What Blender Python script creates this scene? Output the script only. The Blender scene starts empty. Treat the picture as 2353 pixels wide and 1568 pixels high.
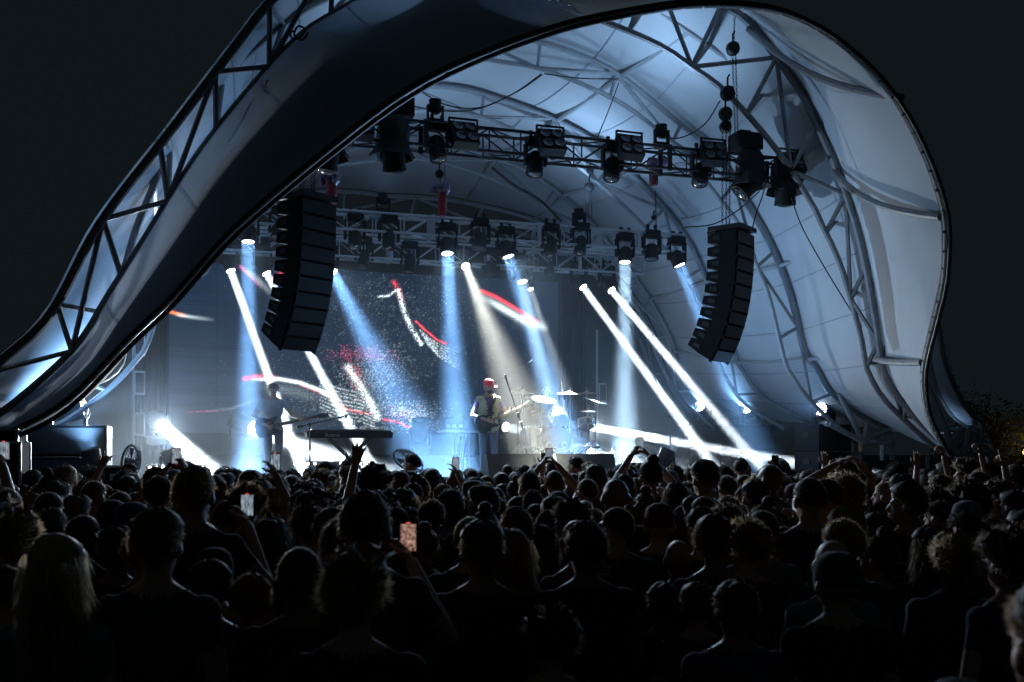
import bpy, bmesh, math, random
import numpy as np
from mathutils import Vector, Matrix, Quaternion
random.seed(7); rng = np.random.default_rng(7)
sc = bpy.context.scene
C = sc.collection
R = math.radians
# ------------------------------------------------------------------ camera, sky, exposure
CAMZ, FPX, CX, HY = 2.05, 2288.0, 1176.5, 1025.0
cd = bpy.data.cameras.new('camera'); cam = bpy.data.objects.new('camera', cd); C.objects.link(cam)
cam.location = (0, 0, CAMZ); cam.rotation_euler = (R(90), 0, 0)
cd.lens = 35.0; cd.sensor_width = 36; cd.shift_y = 0.1024; cd.clip_end = 400; cd.clip_start = 0.1
cd.dof.use_dof = True; cd.dof.focus_distance = 15.5; cd.dof.aperture_fstop = 3.2
sc.camera = cam
w = bpy.data.worlds.new('World'); sc.world = w; w.use_nodes = True
NIGHT = (.0049, .0076, .0091, 1)
w.node_tree.nodes['Background'].inputs[0].default_value = NIGHT
w.node_tree.nodes['Background'].inputs[1].default_value = 1.0
sc.view_settings.view_transform = 'Standard'; sc.view_settings.look = 'None'
sc.view_settings.exposure = 0.0; sc.view_settings.gamma = 1.0
cy = sc.cycles
cy.use_denoising = True; cy.max_bounces = 4; cy.diffuse_bounces = 2; cy.glossy_bounces = 2; cy.transmission_bounces = 3
cy.volume_bounces = 0; cy.sample_clamp_indirect = 2.0; cy.sample_clamp_direct = 0; cy.use_adaptive_sampling = False
cy.caustics_reflective = False; cy.caustics_refractive = False

# ------------------------------------------------------------------ frames: the stage is turned 18 degrees
TH = R(18); CT, ST = math.cos(TH), math.sin(TH)
UV, VV, ZV = Vector((CT, ST, 0)), Vector((-ST, CT, 0)), Vector((0, 0, 1))
def W(u, v, z): return Vector((u*CT - v*ST, u*ST + v*CT, z))
def at(px, py, D):
    a = (px - CX)/FPX; b = (HY - py)/FPX; t = D/(CT - a*ST)
    return Vector((a*t, t, CAMZ + b*t))
def uof(px, D):
    a = (px - CX)/FPX; t = D/(CT - a*ST)
    return t*(a*CT + ST)
def toS(p): return (p.x*CT + p.y*ST, -p.x*ST + p.y*CT, p.z)
def topx(p): return (CX + FPX*p[0]/p[1], HY - FPX*(p[2]-CAMZ)/p[1])
DECK = 1.42
STAGE_ROT = TH

# ------------------------------------------------------------------ materials
MATS = {}
def mat(name, col, rough=.6, metal=0., var=.25, scale=8., bump=0., spec=.5, trans=0., sheen=0.):
    if name in MATS: return MATS[name]
    m = bpy.data.materials.new(name); m.use_nodes = True; nt = m.node_tree
    p = nt.nodes['Principled BSDF']; p.inputs['Roughness'].default_value = rough; p.inputs['Metallic'].default_value = metal
    p.inputs['Specular IOR Level'].default_value = spec
    if sheen: p.inputs['Sheen Weight'].default_value = sheen; p.inputs['Sheen Roughness'].default_value = .35
    tc = nt.nodes.new('ShaderNodeTexCoord'); nz = nt.nodes.new('ShaderNodeTexNoise')
    nz.inputs['Scale'].default_value = scale; nz.inputs['Detail'].default_value = 4
    nt.links.new(tc.outputs['Object'], nz.inputs['Vector'])
    mx = nt.nodes.new('ShaderNodeMix'); mx.data_type = 'RGBA'
    c = np.array(col[:3]); mx.inputs[6].default_value = (*(c*(1-var)), 1); mx.inputs[7].default_value = (*np.minimum(c*(1+var), 1), 1)
    nt.links.new(nz.outputs['Fac'], mx.inputs[0]); nt.links.new(mx.outputs[2], p.inputs['Base Color'])
    if bump:
        b = nt.nodes.new('ShaderNodeBump'); b.inputs['Strength'].default_value = bump; b.inputs['Distance'].default_value = .02
        nt.links.new(nz.outputs['Fac'], b.inputs['Height']); nt.links.new(b.outputs['Normal'], p.inputs['Normal'])
    if trans:
        tr = nt.nodes.new('ShaderNodeBsdfTranslucent'); ms = nt.nodes.new('ShaderNodeMixShader'); ms.inputs[0].default_value = trans
        nt.links.new(mx.outputs[2], tr.inputs['Color']); nt.links.new(p.outputs[0], ms.inputs[1]); nt.links.new(tr.outputs[0], ms.inputs[2])
        nt.links.new(ms.outputs[0], nt.nodes['Material Output'].inputs['Surface'])
    MATS[name] = m; return m
def emit(name, col, strength):
    if name in MATS: return MATS[name]
    m = bpy.data.materials.new(name); m.use_nodes = True; nt = m.node_tree
    p = nt.nodes['Principled BSDF']; p.inputs['Base Color'].default_value = (.02, .02, .02, 1)
    p.inputs['Emission Color'].default_value = (*col, 1); p.inputs['Emission Strength'].default_value = strength
    m.cycles.emission_sampling = 'NONE'; MATS[name] = m; return m
def membrane(name, col, trans):
    m = mat(name, col, rough=.9, var=.16, scale=1.1, spec=.08, trans=trans)
    return m
BLACK = mat('black_metal', (.008, .009, .010), .55, 0, .3, 20, spec=.25)
BLACKP = mat('black_plastic', (.011, .012, .013), .6, 0, .3, 14, spec=.25)
ALU = mat('aluminium_tube', (.50, .52, .55), .38, .25, .15, 30)
DARKALU = mat('dark_aluminium_tube', (.05, .055, .065), .4, .7, .2, 30)
STEEL = mat('painted_steel_tube', (.34, .36, .38), .5, .1, .35, 6, bump=.15)
STEELD = mat('dark_steel_tube', (.20, .20, .21), .55, .1, .4, 6, bump=.15)  # darker steel for the front rib, struts and flap edges
EDGE = mat('dark_edge_tube', (.035, .035, .038), .5, .2, .3, 9)
LACEGAP = mat('white_lacing_gap', (.74, .74, .70), .7, 0, .2, 12, trans=.35)
MEMB = membrane('canopy_membrane', (.60, .63, .66), .20)
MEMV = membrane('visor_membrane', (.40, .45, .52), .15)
CHROME = mat('chrome_hardware', (.75, .76, .78), .2, 1.0, .05, 30)
CABLE = mat('black_rubber_cable', (.015, .015, .016), .6)
CASE = mat('flight_case_panel', (.008, .009, .010), .9, 0, .3, 10, spec=.15)
CASEEDGE = mat('flight_case_edge', (.42, .43, .45), .35, .9, .2, 20)
WHITEP = mat('white_paint', (.70, .72, .74), .6, 0, .12, 3)
DRAPE = mat('black_stage_cloth', (.010, .011, .013), .95, 0, .3, 5)
DECKM = mat('stage_deck_board', (.03, .031, .034), .45, 0, .35, 3, bump=.1)
GROUND = mat('dark_asphalt', (.045, .045, .047), .9, 0, .4, 2, bump=.4)

# ------------------------------------------------------------------ mesh builder
class MB:
    def __init__(s): s.v = []; s.f = []; s.m = []
    def add(s, vs, fs, mi=0):
        o = len(s.v); s.v += [tuple(x) for x in vs]; s.f += [tuple(i+o for i in f) for f in fs]; s.m += [mi]*len(fs); return s
    def box(s, c, d, rot=None, mi=0, taper=1.0):
        c = Vector(c); hx, hy, hz = d[0]/2, d[1]/2, d[2]/2
        vs = []
        for z in (-1, 1):
            k = taper if z < 0 else 1.0
            for y in (-1, 1):
                for x in (-1, 1):
                    p = Vector((x*hx*k, y*hy*k, z*hz)); vs.append(c + (rot @ p if rot else p))
        return s.add(vs, [(0, 2, 3, 1), (4, 5, 7, 6), (0, 1, 5, 4), (2, 6, 7, 3), (0, 4, 6, 2), (1, 3, 7, 5)], mi)
    def tube(s, path, r, n=6, mi=0, cap=True):
        path = [Vector(p) for p in path]; rs = r if isinstance(r, (list, tuple)) else [r]*len(path)
        prev = None; vs = []
        for i, p in enumerate(path):
            d = (path[min(i+1, len(path)-1)] - path[max(i-1, 0)])
            d = d.normalized() if d.length > 1e-9 else Vector((0, 0, 1))
            if prev is None:
                up = Vector((0, 0, 1)) if abs(d.z) < .9 else Vector((1, 0, 0)); x = d.cross(up).normalized()
            else:
                x = (prev - d*prev.dot(d)); x = x.normalized() if x.length > 1e-6 else d.orthogonal().normalized()
            prev = x; y = d.cross(x)
            for k in range(n):
                a = 2*math.pi*k/n; vs.append(p + (x*math.cos(a) + y*math.sin(a))*rs[i])
        fs = []
        for i in range(len(path)-1):
            for k in range(n):
                k2 = (k+1) % n; fs.append((i*n+k, i*n+k2, (i+1)*n+k2, (i+1)*n+k))
        if cap: fs += [tuple(range(n-1, -1, -1)), tuple(range((len(path)-1)*n, len(path)*n))]
        return s.add(vs, fs, mi)
    def lathe(s, prof, M=None, n=16, mi=0, cap=True):
        M = M or Matrix(); vs = []
        for r, z in prof:
            for k in range(n):
                a = 2*math.pi*k/n; vs.append(M @ Vector((r*math.cos(a), r*math.sin(a), z)))
        fs = []
        for i in range(len(prof)-1):
            for k in range(n):
                k2 = (k+1) % n; fs.append((i*n+k, i*n+k2, (i+1)*n+k2, (i+1)*n+k))
        if cap: fs += [tuple(range(n-1, -1, -1)), tuple(range((len(prof)-1)*n, len(prof)*n))]
        return s.add(vs, fs, mi)
    def ell(s, c, r, M=None, n=12, m=8, mi=0):
        c = Vector(c); vs = [c + ((M @ Vector((0, 0, -r[2]))) if M else Vector((0, 0, -r[2])))]
        for j in range(1, m):
            t = math.pi*j/m - math.pi/2
            for k in range(n):
                a = 2*math.pi*k/n
                p = Vector((r[0]*math.cos(t)*math.cos(a), r[1]*math.cos(t)*math.sin(a), r[2]*math.sin(t)))
                vs.append(c + (M @ p if M else p))
        vs.append(c + ((M @ Vector((0, 0, r[2]))) if M else Vector((0, 0, r[2]))))
        fs = [(0, 1+(k+1) % n, 1+k) for k in range(n)]
        for j in range(m-2):
            for k in range(n):
                k2 = (k+1) % n; fs.append((1+j*n+k, 1+j*n+k2, 1+(j+1)*n+k2, 1+(j+1)*n+k))
        L = len(vs)-1; fs += [(L, 1+(m-2)*n+k, 1+(m-2)*n+(k+1) % n) for k in range(n)]
        return s.add(vs, fs, mi)
    def cap(s, p0, p1, r0, r1, n=10):                      # tapered capsule
        p0, p1 = Vector(p0), Vector(p1); d = p1-p0; L = max(d.length, 1e-4)
        M = Matrix.Translation(p0) @ d.to_track_quat('Z', 'Y').to_matrix().to_4x4()
        prof = [(r0*math.cos(t), r0*math.sin(t)) for t in (-1.4, -.9, -.45, 0)] + [(r1*math.cos(t), L + r1*math.sin(t)) for t in (0, .45, .9, 1.4)]
        return s.lathe(prof, M, n)
    def prism(s, outline, M, h, mi=0):
        n = len(outline); vs = [M @ Vector((x, y, 0)) for x, y in outline] + [M @ Vector((x, y, h)) for x, y in outline]
        fs = [tuple(range(n-1, -1, -1)), tuple(range(n, 2*n))] + [(i, (i+1) % n, n+(i+1) % n, n+i) for i in range(n)]
        return s.add(vs, fs, mi)
    def grid(s, rows, mi=0):
        n = len(rows[0]); vs = [p for r in rows for p in r]
        fs = [(i*n+k, i*n+k+1, (i+1)*n+k+1, (i+1)*n+k) for i in range(len(rows)-1) for k in range(n-1)]
        return s.add(vs, fs, mi)
    def mesh(s, name, mats, smooth=True):
        me = bpy.data.meshes.new(name); me.from_pydata(s.v, [], s.f)
        for m in (mats if isinstance(mats, (list, tuple)) else [mats]): me.materials.append(m)
        if s.m and max(s.m) > 0: me.polygons.foreach_set('material_index', s.m)
        if smooth:
            me.polygons.foreach_set('use_smooth', [True]*len(me.polygons)); me.set_sharp_from_angle(angle=R(38))
        me.update(); return me
    def build(s, name, mats, parent=None, smooth=True, **kw):
        return link(name, s.mesh(name, mats, smooth), parent, **kw)
def link(name, me, parent=None, label=None, cat=None, group=None, kind=None):
    o = bpy.data.objects.new(name, me); C.objects.link(o)
    if parent is not None: o.parent = parent
    tag(o, label, cat, group, kind); return o
def tag(o, label=None, cat=None, group=None, kind=None):
    if label: o['label'] = label
    if cat: o['category'] = cat
    if group: o['group'] = group
    if kind: o['kind'] = kind
    return o
def thing(name, label, cat, loc=(0, 0, 0), rz=0., group=None):
    o = bpy.data.objects.new(name, None); C.objects.link(o); o.empty_display_size = .1
    o.location = loc; o.rotation_euler = (0, 0, rz); tag(o, label, cat, group); return o
def copy_tree(o, parent=None):
    c = o.copy(); C.objects.link(c); c.parent = parent
    for ch in list(o.children):
        if ch.type != 'LIGHT': copy_tree(ch, c)
    return c
def spline(pts, n):                                       # Catmull-Rom through 3-D points, resampled by arc length
    P = np.array([list(p) for p in pts], float); P = np.vstack([2*P[0]-P[1], P, 2*P[-1]-P[-2]])
    out = []
    for i in range(1, len(P)-2):
        t = np.linspace(0, 1, 24, endpoint=False)[:, None]
        a, b, c, d = P[i-1], P[i], P[i+1], P[i+2]
        out.append(.5*((2*b)+(-a+c)*t+(2*a-5*b+4*c-d)*t**2+(-a+3*b-3*c+d)*t**3))
    Q = np.vstack(out+[P[-2][None]]); L = np.r_[0, np.cumsum(np.linalg.norm(np.diff(Q, axis=0), axis=1))]
    s = np.linspace(0, L[-1], n)
    return np.stack([np.interp(s, L, Q[:, k]) for k in range(3)], 1)
def curve_at(Q, f):
    x = f*(len(Q)-1); i = min(int(x), len(Q)-2); return Vector(Q[i]*(1-(x-i)) + Q[i+1]*(x-i))
BP = 2.5                                                  # common dimmer of the visible beams
CROWD_FILL = 45.  # power of the extra lights added for the crowd
def beam_light(name, loc, d, size, spread, power, col, parent=None):
    l = bpy.data.lights.new(name, 'AREA'); l.shape = 'DISK'; l.size = size; l.spread = R(spread); l.energy = power; l.color = col
    o = bpy.data.objects.new(name, l); C.objects.link(o)
    o.location = loc; o.rotation_euler = Vector(d).to_track_quat('-Z', 'Y').to_euler()
    return o

# ------------------------------------------------------------------ ground, stage deck, haze
MB().grid([[(x, y, 0) for x in (-150, 150)] for y in (-40, 220)]).build('ground', GROUND, None, False, kind='structure')
hz = bpy.data.materials.new('stage_haze'); hz.use_nodes = True; nt = hz.node_tree; nt.nodes.clear()
ho = nt.nodes.new('ShaderNodeOutputMaterial'); hv = nt.nodes.new('ShaderNodeVolumePrincipled')
HAZE = .0052
hv.inputs['Color'].default_value = (.80, .90, 1, 1); hv.inputs['Density'].default_value = HAZE; hv.inputs['Anisotropy'].default_value = .15
nt.links.new(hv.outputs[0], ho.inputs['Volume']); hz.cycles.homogeneous_volume = True
HV0, HV1 = 14.62, 25.5
MB().box(W(4.4, (HV0+HV1)/2, 4.6), (24, HV1-HV0, 13.4), Matrix.Rotation(TH, 3, 'Z')).build('haze', hz, None, False, kind='stuff')
U0, U1 = -3.6, 12.6
stage = thing('stage_deck', 'black raised concert stage deck behind the crowd', 'stage', W(0, 0, 0), TH)
b = MB()
NP = 8
for i in range(NP):
    for j in range(5):
        du = (U1-U0)/NP; dv = 2.0
        MB().box((U0+du*(i+.5), 14.8+dv*(j+.5), DECK-.05), (du-.012, dv-.012, .10)).build('deck_panel', DECKM, stage, False)
for i in range(NP):
    rows = []
    for z in (0.0, .7, DECK-.11):
        rows.append([(U0+(U1-U0)/NP*(i+k/12.), 14.84+.03*math.sin(k*1.9+i)*(1-.4*z), z) for k in range(13)])
    MB().grid(rows).build('skirt_cloth', DRAPE, stage)
for i in range(9):
    for v in (15.2, 18, 21, 24):
        MB().tube([(U0+.1+(U1-U0-.2)/8*i, v, 0), (U0+.1+(U1-U0-.2)/8*i, v, DECK-.1)], .03).build('support_leg', DARKALU, stage)
RISER = .40
rz_ = thing('drum_riser', 'low dark riser under the drum kit', 'riser', (0, 0, 0))
MB().box(W(6.6, 19.2, DECK+RISER/2).to_tuple(), (2.5, 2.3, RISER-.01), Matrix.Rotation(TH, 3, 'Z')).build('platform', DECKM, rz_, False)
MB().box(W(6.6, 18.03, DECK+RISER-.03).to_tuple(), (2.52, .03, .05), Matrix.Rotation(TH, 3, 'Z')).build('edge_trim', ALU, rz_, False)

# ------------------------------------------------------------------ the canopy
canopy = thing('stage_canopy', 'large tensile fabric band shell with steel tube ribs over the stage', 'canopy')
NS = 97
UC = 4.97
def rib_curve(D, right, left=None, uc=UC, k=1.0):
    """right: pixels from right foot upward; left: pixels going on to the left foot, or None to mirror."""
    P = [at(x, y, D) for x, y in right]
    if left is not None: P += [at(x, y, D) for x, y in left]
    else:
        S = [toS(p) for p in P]; S = [s for s in S if s[0] > uc+.35] 
        P = [p for p in P if toS(p)[0] > uc-.6]
        last = toS(P[-1])[0]
        P += [W(uc-(s[0]-uc)*k, s[1], s[2]) for s in reversed(S) if uc-(s[0]-uc)*k < last-.35]
    return spline(P, NS)
R0 = rib_curve(13.8, [(2187,1046),(2169,1021),(2103,958),(2046,888),(2025,831),(2015,761),(1990,620),(1965,515),(1919,380),(1878,292),(1832,200),(1723,56),(1667,17),(1570,-42),(1472,-85),(1248,-149)],
               [(1010,-160),(771,-121),(626,0),(549,95),(397,295),(229,515),(116,722),(0,831),(-80,890),(-170,955),(-240,1005)])
G0 = rib_curve(14.5, [(2187,1040),(2120,968),(2060,903),(2027,845),(2012,761),(1990,650),(1958,551),(1923,457),(1818,292),(1695,154),(1572,65),(1526,31),(1400,-40),(1250,-85),(1120,-100)], None, UC, .92)
L0 = rib_curve(14.05, [(2187,1046),(2150,1029),(2078,965),(2025,909),(1990,842),(1980,782),(1934,617),(1888,515),(1863,464),(1779,337),(1667,211),(1590,154),(1512,102),(1360,39),(1240,3),(1124,-14)],
               [(960,-18),(827,0),(774,28),(703,71),(608,165),(457,352),(331,551),(246,684),(197,767),(141,831),(0,950),(-120,1010),(-220,1040)])
R1 = rib_curve(16.0, [(2043,986),(1976,954),(1909,905),(1871,842),(1846,807),(1818,690),(1786,599),(1744,515),(1642,352),(1571,292),(1420,172),(1310,120),(1202,88),(1120,76)], None)
L1 = rib_curve(16.0, [(1985,1012),(1930,985),(1857,915),(1818,859),(1803,828),(1768,684),(1740,613),(1700,520),(1640,440),(1560,340),(1512,299),(1413,229),(1255,162),(1150,142),(1090,133)], None)
R2 = rib_curve(18.3, [(1867,975),(1755,915),(1705,849),(1687,813),(1624,648),(1572,540),(1480,430),(1380,335),(1273,274),(1115,218),(1040,202),(967,191)], None, 4.75, 1.03)
L2 = rib_curve(18.3, [(1800,985),(1709,926),(1663,859),(1652,834),(1600,700),(1540,590),(1440,480),(1300,360),(1190,305),(1115,271),(1030,256),(950,245)], None, 4.75, 1.03)
R3 = rib_curve(20.8, [(1700,960),(1600,905),(1560,850),(1545,790),(1500,700),(1430,600),(1340,493),(1220,400),(1139,366),(1079,346),(938,316),(860,310)], None, 4.75, 1.13)
L3 = rib_curve(20.8, [(1640,985),(1570,920),(1530,860),(1515,830),(1470,720),(1400,620),(1287,503),(1167,429),(1079,394),(974,368),(868,356),(790,353)], None, 4.75, 1.16)
R4 = rib_curve(23.3, [(1620,965),(1560,915),(1525,850),(1505,780),(1460,690),(1370,590),(1240,510),(1080,468),(994,456),(879,450),(777,443),(730,442)], None, 4.75, 1.13)
L4 = rib_curve(23.3, [(1580,975),(1530,915),(1495,850),(1470,780),(1425,700),(1340,610),(1220,545),(1080,508),(980,500),(870,492),(777,487),(730,486)], None, 4.75, 1.16)
E = [(2187,1046,13.8),(2160,1014,13.2),(2131,950,12.6),(2121,888,12.1),(2123,825,11.6),(2150,710,11.0),(2165,640,10.7),(2170,560,10.4),(2165,480,10.3),(2130,370,10.3),(2070,250,10.3),(2000,160,10.3),(1900,75,10.3),(1800,25,10.3),(1700,8,10.3),(1600,5,10.3),(1500,15,10.3),(1300,55,10.3),(1100,125,10.3),(940,205,10.3),(770,330,10.4),(545,520,10.7),(400,680,11.0),(300,775,11.3),(150,925,11.9),(0,1003,12.5),(-110,1048,13.0),(-220,1062,13.6)]
E0 = spline([at(*e) for e in E], NS)
def rib(top, low, nweb, r_top, r_low, m, name='arch_rib'):
    o = MB().tube(top, r_top, 8).build(name, m, canopy)
    MB().tube(low, r_low, 8).build('lower_chord', m, o)
    for i in range(1, nweb):
        f = i/nweb; a, c = curve_at(top, f), curve_at(low, f)
        MB().tube([a, c], r_low*.8, 6).build('web_post', m, o)
        f2 = (i+1)/nweb
        if i < nweb-1:
            q = (curve_at(low, f), curve_at(top, f2)) if i % 2 else (curve_at(top, f), curve_at(low, f2))
            MB().tube(q, r_low*.75, 6).build('web_brace', m, o)
    return o
front = rib(R0, L0, 19, .058, .048, STEELD)
MB().tube(G0, .05, 8).build('rear_chord', STEELD, front)
for i in range(1, 19):
    f = i/19
    MB().tube([curve_at(G0, f), curve_at(L0, f)], .04, 6).build('cross_brace', STEELD, front)
    if i % 2: MB().tube([curve_at(G0, f), curve_at(R0, f)], .035, 6).build('cross_brace', STEELD, front)
rib(R1, L1, 15, .05, .042, STEEL); rib(R2, L2, 15, .05, .042, STEEL); rib(R3, L3, 15, .05, .042, STEEL); rib(R4, L4, 13, .055, .045, STEEL)
def near(Q, p):
    i = int(np.argmin(np.linalg.norm(Q-np.array(p), axis=1))); return Vector(Q[i])
def mirror(p, uc, k=1.): u, v, z = toS(p); return W(uc-(u-uc)*k, v, z)
PUR = [[(1572,65),(1420,172),(1273,274),(1139,366)], [(1951,543),(1786,599),(1624,648),(1490,690)], [(2020,812),(1855,820),(1694,832),(1551,815)], [(1800,265),(1640,352),(1455,405),(1300,455)]]
RIBS = [(G0, 14.5, UC), (R1, 16.0, UC), (R2, 18.3, 4.75), (R3, 20.8, 4.75)]
MK = [.92, 1.0, 1.03, 1.13]
for pl in PUR:
    for mir in (0, 1):
        nodes = []
        for (x, y), (Q, D, uc), mk in zip(pl, RIBS, MK):
            p = at(x, y, D); p = mirror(p, uc, mk) if mir else p; nodes.append(near(Q, p))
        for k in range(3):
            MB().tube([nodes[k], nodes[k+1]], .045, 6).build('purlin', STEEL, canopy)
        MB().tube([nodes[3], near(R4, nodes[3]+VV*2.5+Vector((0, 0, -.5)))], .04, 6).build('purlin', STEEL, canopy)
# membrane sheets: a little outside each rib, sagging slightly between ribs
def offset(Q, d):
    c = Q.mean(0).copy(); c[2] = CAMZ
    n = Q-c; n[:, 1] *= .2; n /= np.linalg.norm(n, axis=1)[:, None]; return Q + n*d
def sheet(A, B, name, m, rows=7, sag=.12, lo=0, hi=NS, push=None):
    A, B = A[lo:hi], B[lo:hi]; out = []
    cc = (A.mean(0)+B.mean(0))/2; cc[2] = CAMZ
    for j in range(rows):
        t = j/(rows-1); P = A*(1-t)+B*t
        n = P-cc; n /= np.linalg.norm(n, axis=1)[:, None]
        P = P - n*(sag*4*t*(1-t))
        if push is not None: P = P + push(np.linspace(lo/(NS-1), (hi-1)/(NS-1), hi-lo), t)
        out.append([Vector(p) for p in P])
    return MB().grid(out).build(name, m, canopy)
R0o, G0o, R1o, R2o, R3o, R4o = offset(R0, .09), offset(G0, .09), offset(R1, .1), offset(R2, .1), offset(R3, .09), offset(R4, .08)
sheet(R0o, R1o, 'membrane_panel', MEMB); sheet(R1o, R2o, 'membrane_panel', MEMB)
sheet(R2o, R3o, 'membrane_panel', MEMB); sheet(R3o, R4o, 'membrane_panel', MEMB)
# seams welded along the sheets
for Qa, Qb in ((R0o, R1o), (R1o, R2o), (R2o, R3o)):
    for f in (.05, .09, .13, .17, .21, .25, .30, .36, .42, .58, .66, .72, .78):
        a, c = curve_at(Qa, f), curve_at(Qb, f)
        q = [a.lerp(c, t) - Vector((0, 0, .0)) for t in np.linspace(0, 1, 7)]
        cc = Vector((Qa.mean(0)+Qb.mean(0))/2); cc.z = CAMZ
        q = [p - (p-cc).normalized()*(.12*4*t*(1-t)+.012) for p, t in zip(q, np.linspace(0, 1, 7))]
        MB().tube(q, .008, 4).build('weld_seam', MEMV, canopy)
# forward visor, from the front rib out to the laced edge tube
HALF = 52
sheet(R0o, E0, 'visor_panel', MEMB, 9, .10, 0, HALF+1)
V0 = np.array([E0[i] for i in range(NS)])
def roll(s, t):
    k = 4*t*(1-t)*np.clip((s-.5)/.12, 0, 1)*.42
    out = np.zeros((len(s), 3)); out[:, 0] = .35*k; out[:, 1] = .95*k; out[:, 2] = -.30*k; return out
VB = np.array([L0[i] for i in range(NS)])
tt = np.clip((np.linspace(0, 1, NS)-.5)/.10, 0, 1)[:, None]
VB = R0o*(1-tt) + offset(L0, .05)*tt
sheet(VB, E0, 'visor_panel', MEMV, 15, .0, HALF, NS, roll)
LB0 = VB*.50+E0*.50
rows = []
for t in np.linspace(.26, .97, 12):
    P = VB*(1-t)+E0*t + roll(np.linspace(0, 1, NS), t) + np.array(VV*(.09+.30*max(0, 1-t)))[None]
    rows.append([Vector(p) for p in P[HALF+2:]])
MB().grid(rows).build('added_shade_sheet', DRAPE, canopy)  # unseen black sheet added to keep stage light off the visor edge
ctr = W(UC, 10.6, CAMZ+1.0); cin = W(UC, 15.5, CAMZ+.5)
def edge_dir(i):                                           # forward continuation of the visor sheet at point i, and its inner normal
    p = Vector(E0[i]); e = (p-Vector(R0[i])).normalized(); tg = Vector(E0[min(i+1, NS-1)]-E0[max(i-1, 0)]).normalized(); nn = tg.cross(e).normalized()
    return e, (nn if nn.dot(cin-p) > 0 else -nn)
ED = [edge_dir(i) for i in range(NS)]
MB().tube(E0, .036, 10).build('edge_tube', EDGE, canopy)
MB().tube([Vector(E0[i])+ED[i][0]*.15 for i in range(NS)], .026, 8).build('edge_rope', EDGE, canopy)
# short white strips stand in for the lit gaps of the edge lacing
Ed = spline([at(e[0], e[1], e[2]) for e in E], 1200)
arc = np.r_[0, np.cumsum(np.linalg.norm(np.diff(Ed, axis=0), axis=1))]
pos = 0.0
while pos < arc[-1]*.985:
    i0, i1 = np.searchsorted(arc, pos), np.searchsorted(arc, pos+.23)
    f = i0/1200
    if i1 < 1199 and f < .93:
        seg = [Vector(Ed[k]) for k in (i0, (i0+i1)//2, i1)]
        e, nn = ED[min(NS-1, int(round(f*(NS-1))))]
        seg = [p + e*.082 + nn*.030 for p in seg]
        MB().tube(seg, .024, 5).build('lacing_gap_strip', LACEGAP, canopy)
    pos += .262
# struts between front rib and edge tube
for (a, bpt, sagv) in (((1723,56),(2075,222,10.3),.25), ((1919,380),(2165,497,10.3),.22), ((2024,833),(2121,832,11.65),.0)):
    p, q = near(R0, at(*a, 13.8)), at(*bpt)
    cc = Vector((R0.mean(0)+E0.mean(0))/2); cc.z = CAMZ
    path = [(lambda x: x-(x-cc).normalized()*((.10+sagv*.5)*4*t*(1-t)+.07*(1-t)+.02))(p.lerp(q, t)) for t in np.linspace(0, 1, 11)]
    MB().tube(path, .05, 8).build('visor_strut', STEELD, canopy)
for f in (.62, .70, .78, .86):
    p, q = curve_at(VB, f), curve_at(E0, f)
    k = [p.lerp(q, t) + Vector(roll(np.array([f]), t)[0])*1.0 + Vector((.03, .10, -.03)) for t in np.linspace(0, 1, 9)]
    MB().tube(k, .012, 5).build('visor_seam', STEELD, canopy)
# outer flap beside the far foot, with its own edge tube and foot frame
FO = spline([at(*e) for e in ((2155,735,13.9),(2169,824,14.1),(2201,905,14.4),(2235,955,14.6),(2259,976,14.8))], 25)
FI = spline([at(*e) for e in ((2140,735,14.6),(2140,824,14.8),(2160,905,15.0),(2190,955,15.2),(2231,985,15.3))], 25)
rows = [[Vector(FO[i]*(1-t)+FI[i]*t) for i in range(25)] for t in np.linspace(0, 1, 5)]
MB().grid(rows).build('membrane_flap', MEMB, canopy)
MB().tube(FO, .045, 8).build('flap_edge_tube', STEELD, canopy); MB().tube(FI, .045, 8).build('flap_edge_tube', STEELD, canopy)
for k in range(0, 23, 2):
    MB().tube([Vector(FO[k])+Vector((.05, -.03, .02)), Vector(FO[k+1])+Vector((.05, -.03, .02))], .012, 5).build('lacing_gap_strip', LACEGAP, canopy)
def frame(segs, D, r, name='foot_frame_tube'):
    for s in segs:
        MB().tube([at(x, y, D+dd) for x, y, dd in s], r, 8).build(name, STEEL, canopy)
frame([[(2043,986,0),(2205,990,-1.0)], [(2205,990,-1),(2232,984,-.8)], [(2232,984,-.8),(2259,976,-1)]], 15.8, .06)
frame([[(2187,1046,0),(2290,1040,0)], [(2232,984,.5),(2187,1044,0)], [(2205,990,.5),(2192,1042,0)], [(2228,990,0),(2215,1044,0)], [(2240,985,0),(2236,1042,0)], [(2254,980,0),(2250,1042,0)], [(2129,884,.4),(2196,1040,0)], [(2205,1044,0),(2205,1095,0)], [(2270,1042,0),(2270,1095,0)]], 13.8, .055)
frame([[(1983,1015,0),(2053,1020,0)], [(1983,1015,0),(1995,975,0)], [(1983,1015,0),(2043,988,0)], [(2043,986,0),(2043,1020,0)], [(1983,1015,0),(1905,975,0)], [(2028,1020,0),(2028,1058,0)], [(2050,1020,0),(2050,1058,0)], [(1867,975,2.3),(1905,975,0)], [(1983,1015,0),(1929,905,0)]], 15.8, .05)
PL = thing('concrete_plinth', 'pale concrete plinth under the canopy foot beyond the crowd', 'plinth')
MB().box(W(9.9, 15.1, .75), (4.6, .5, 1.5), Matrix.Rotation(TH, 3, 'Z')).build('block', WHITEP, PL, False)
MB().box(W(9.9, 15.1, 1.53), (4.7, .6, .06), Matrix.Rotation(TH, 3, 'Z')).build('coping', WHITEP, PL, False)
PLL = MB().box(W(-2.6, 13.6, .7), (1.6, .9, 1.4), Matrix.Rotation(TH, 3, 'Z'), taper=1.15).build('canopy_footing', WHITEP, None, False, label='concrete footing of the canopy leg behind the flight case', cat='footing')

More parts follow.
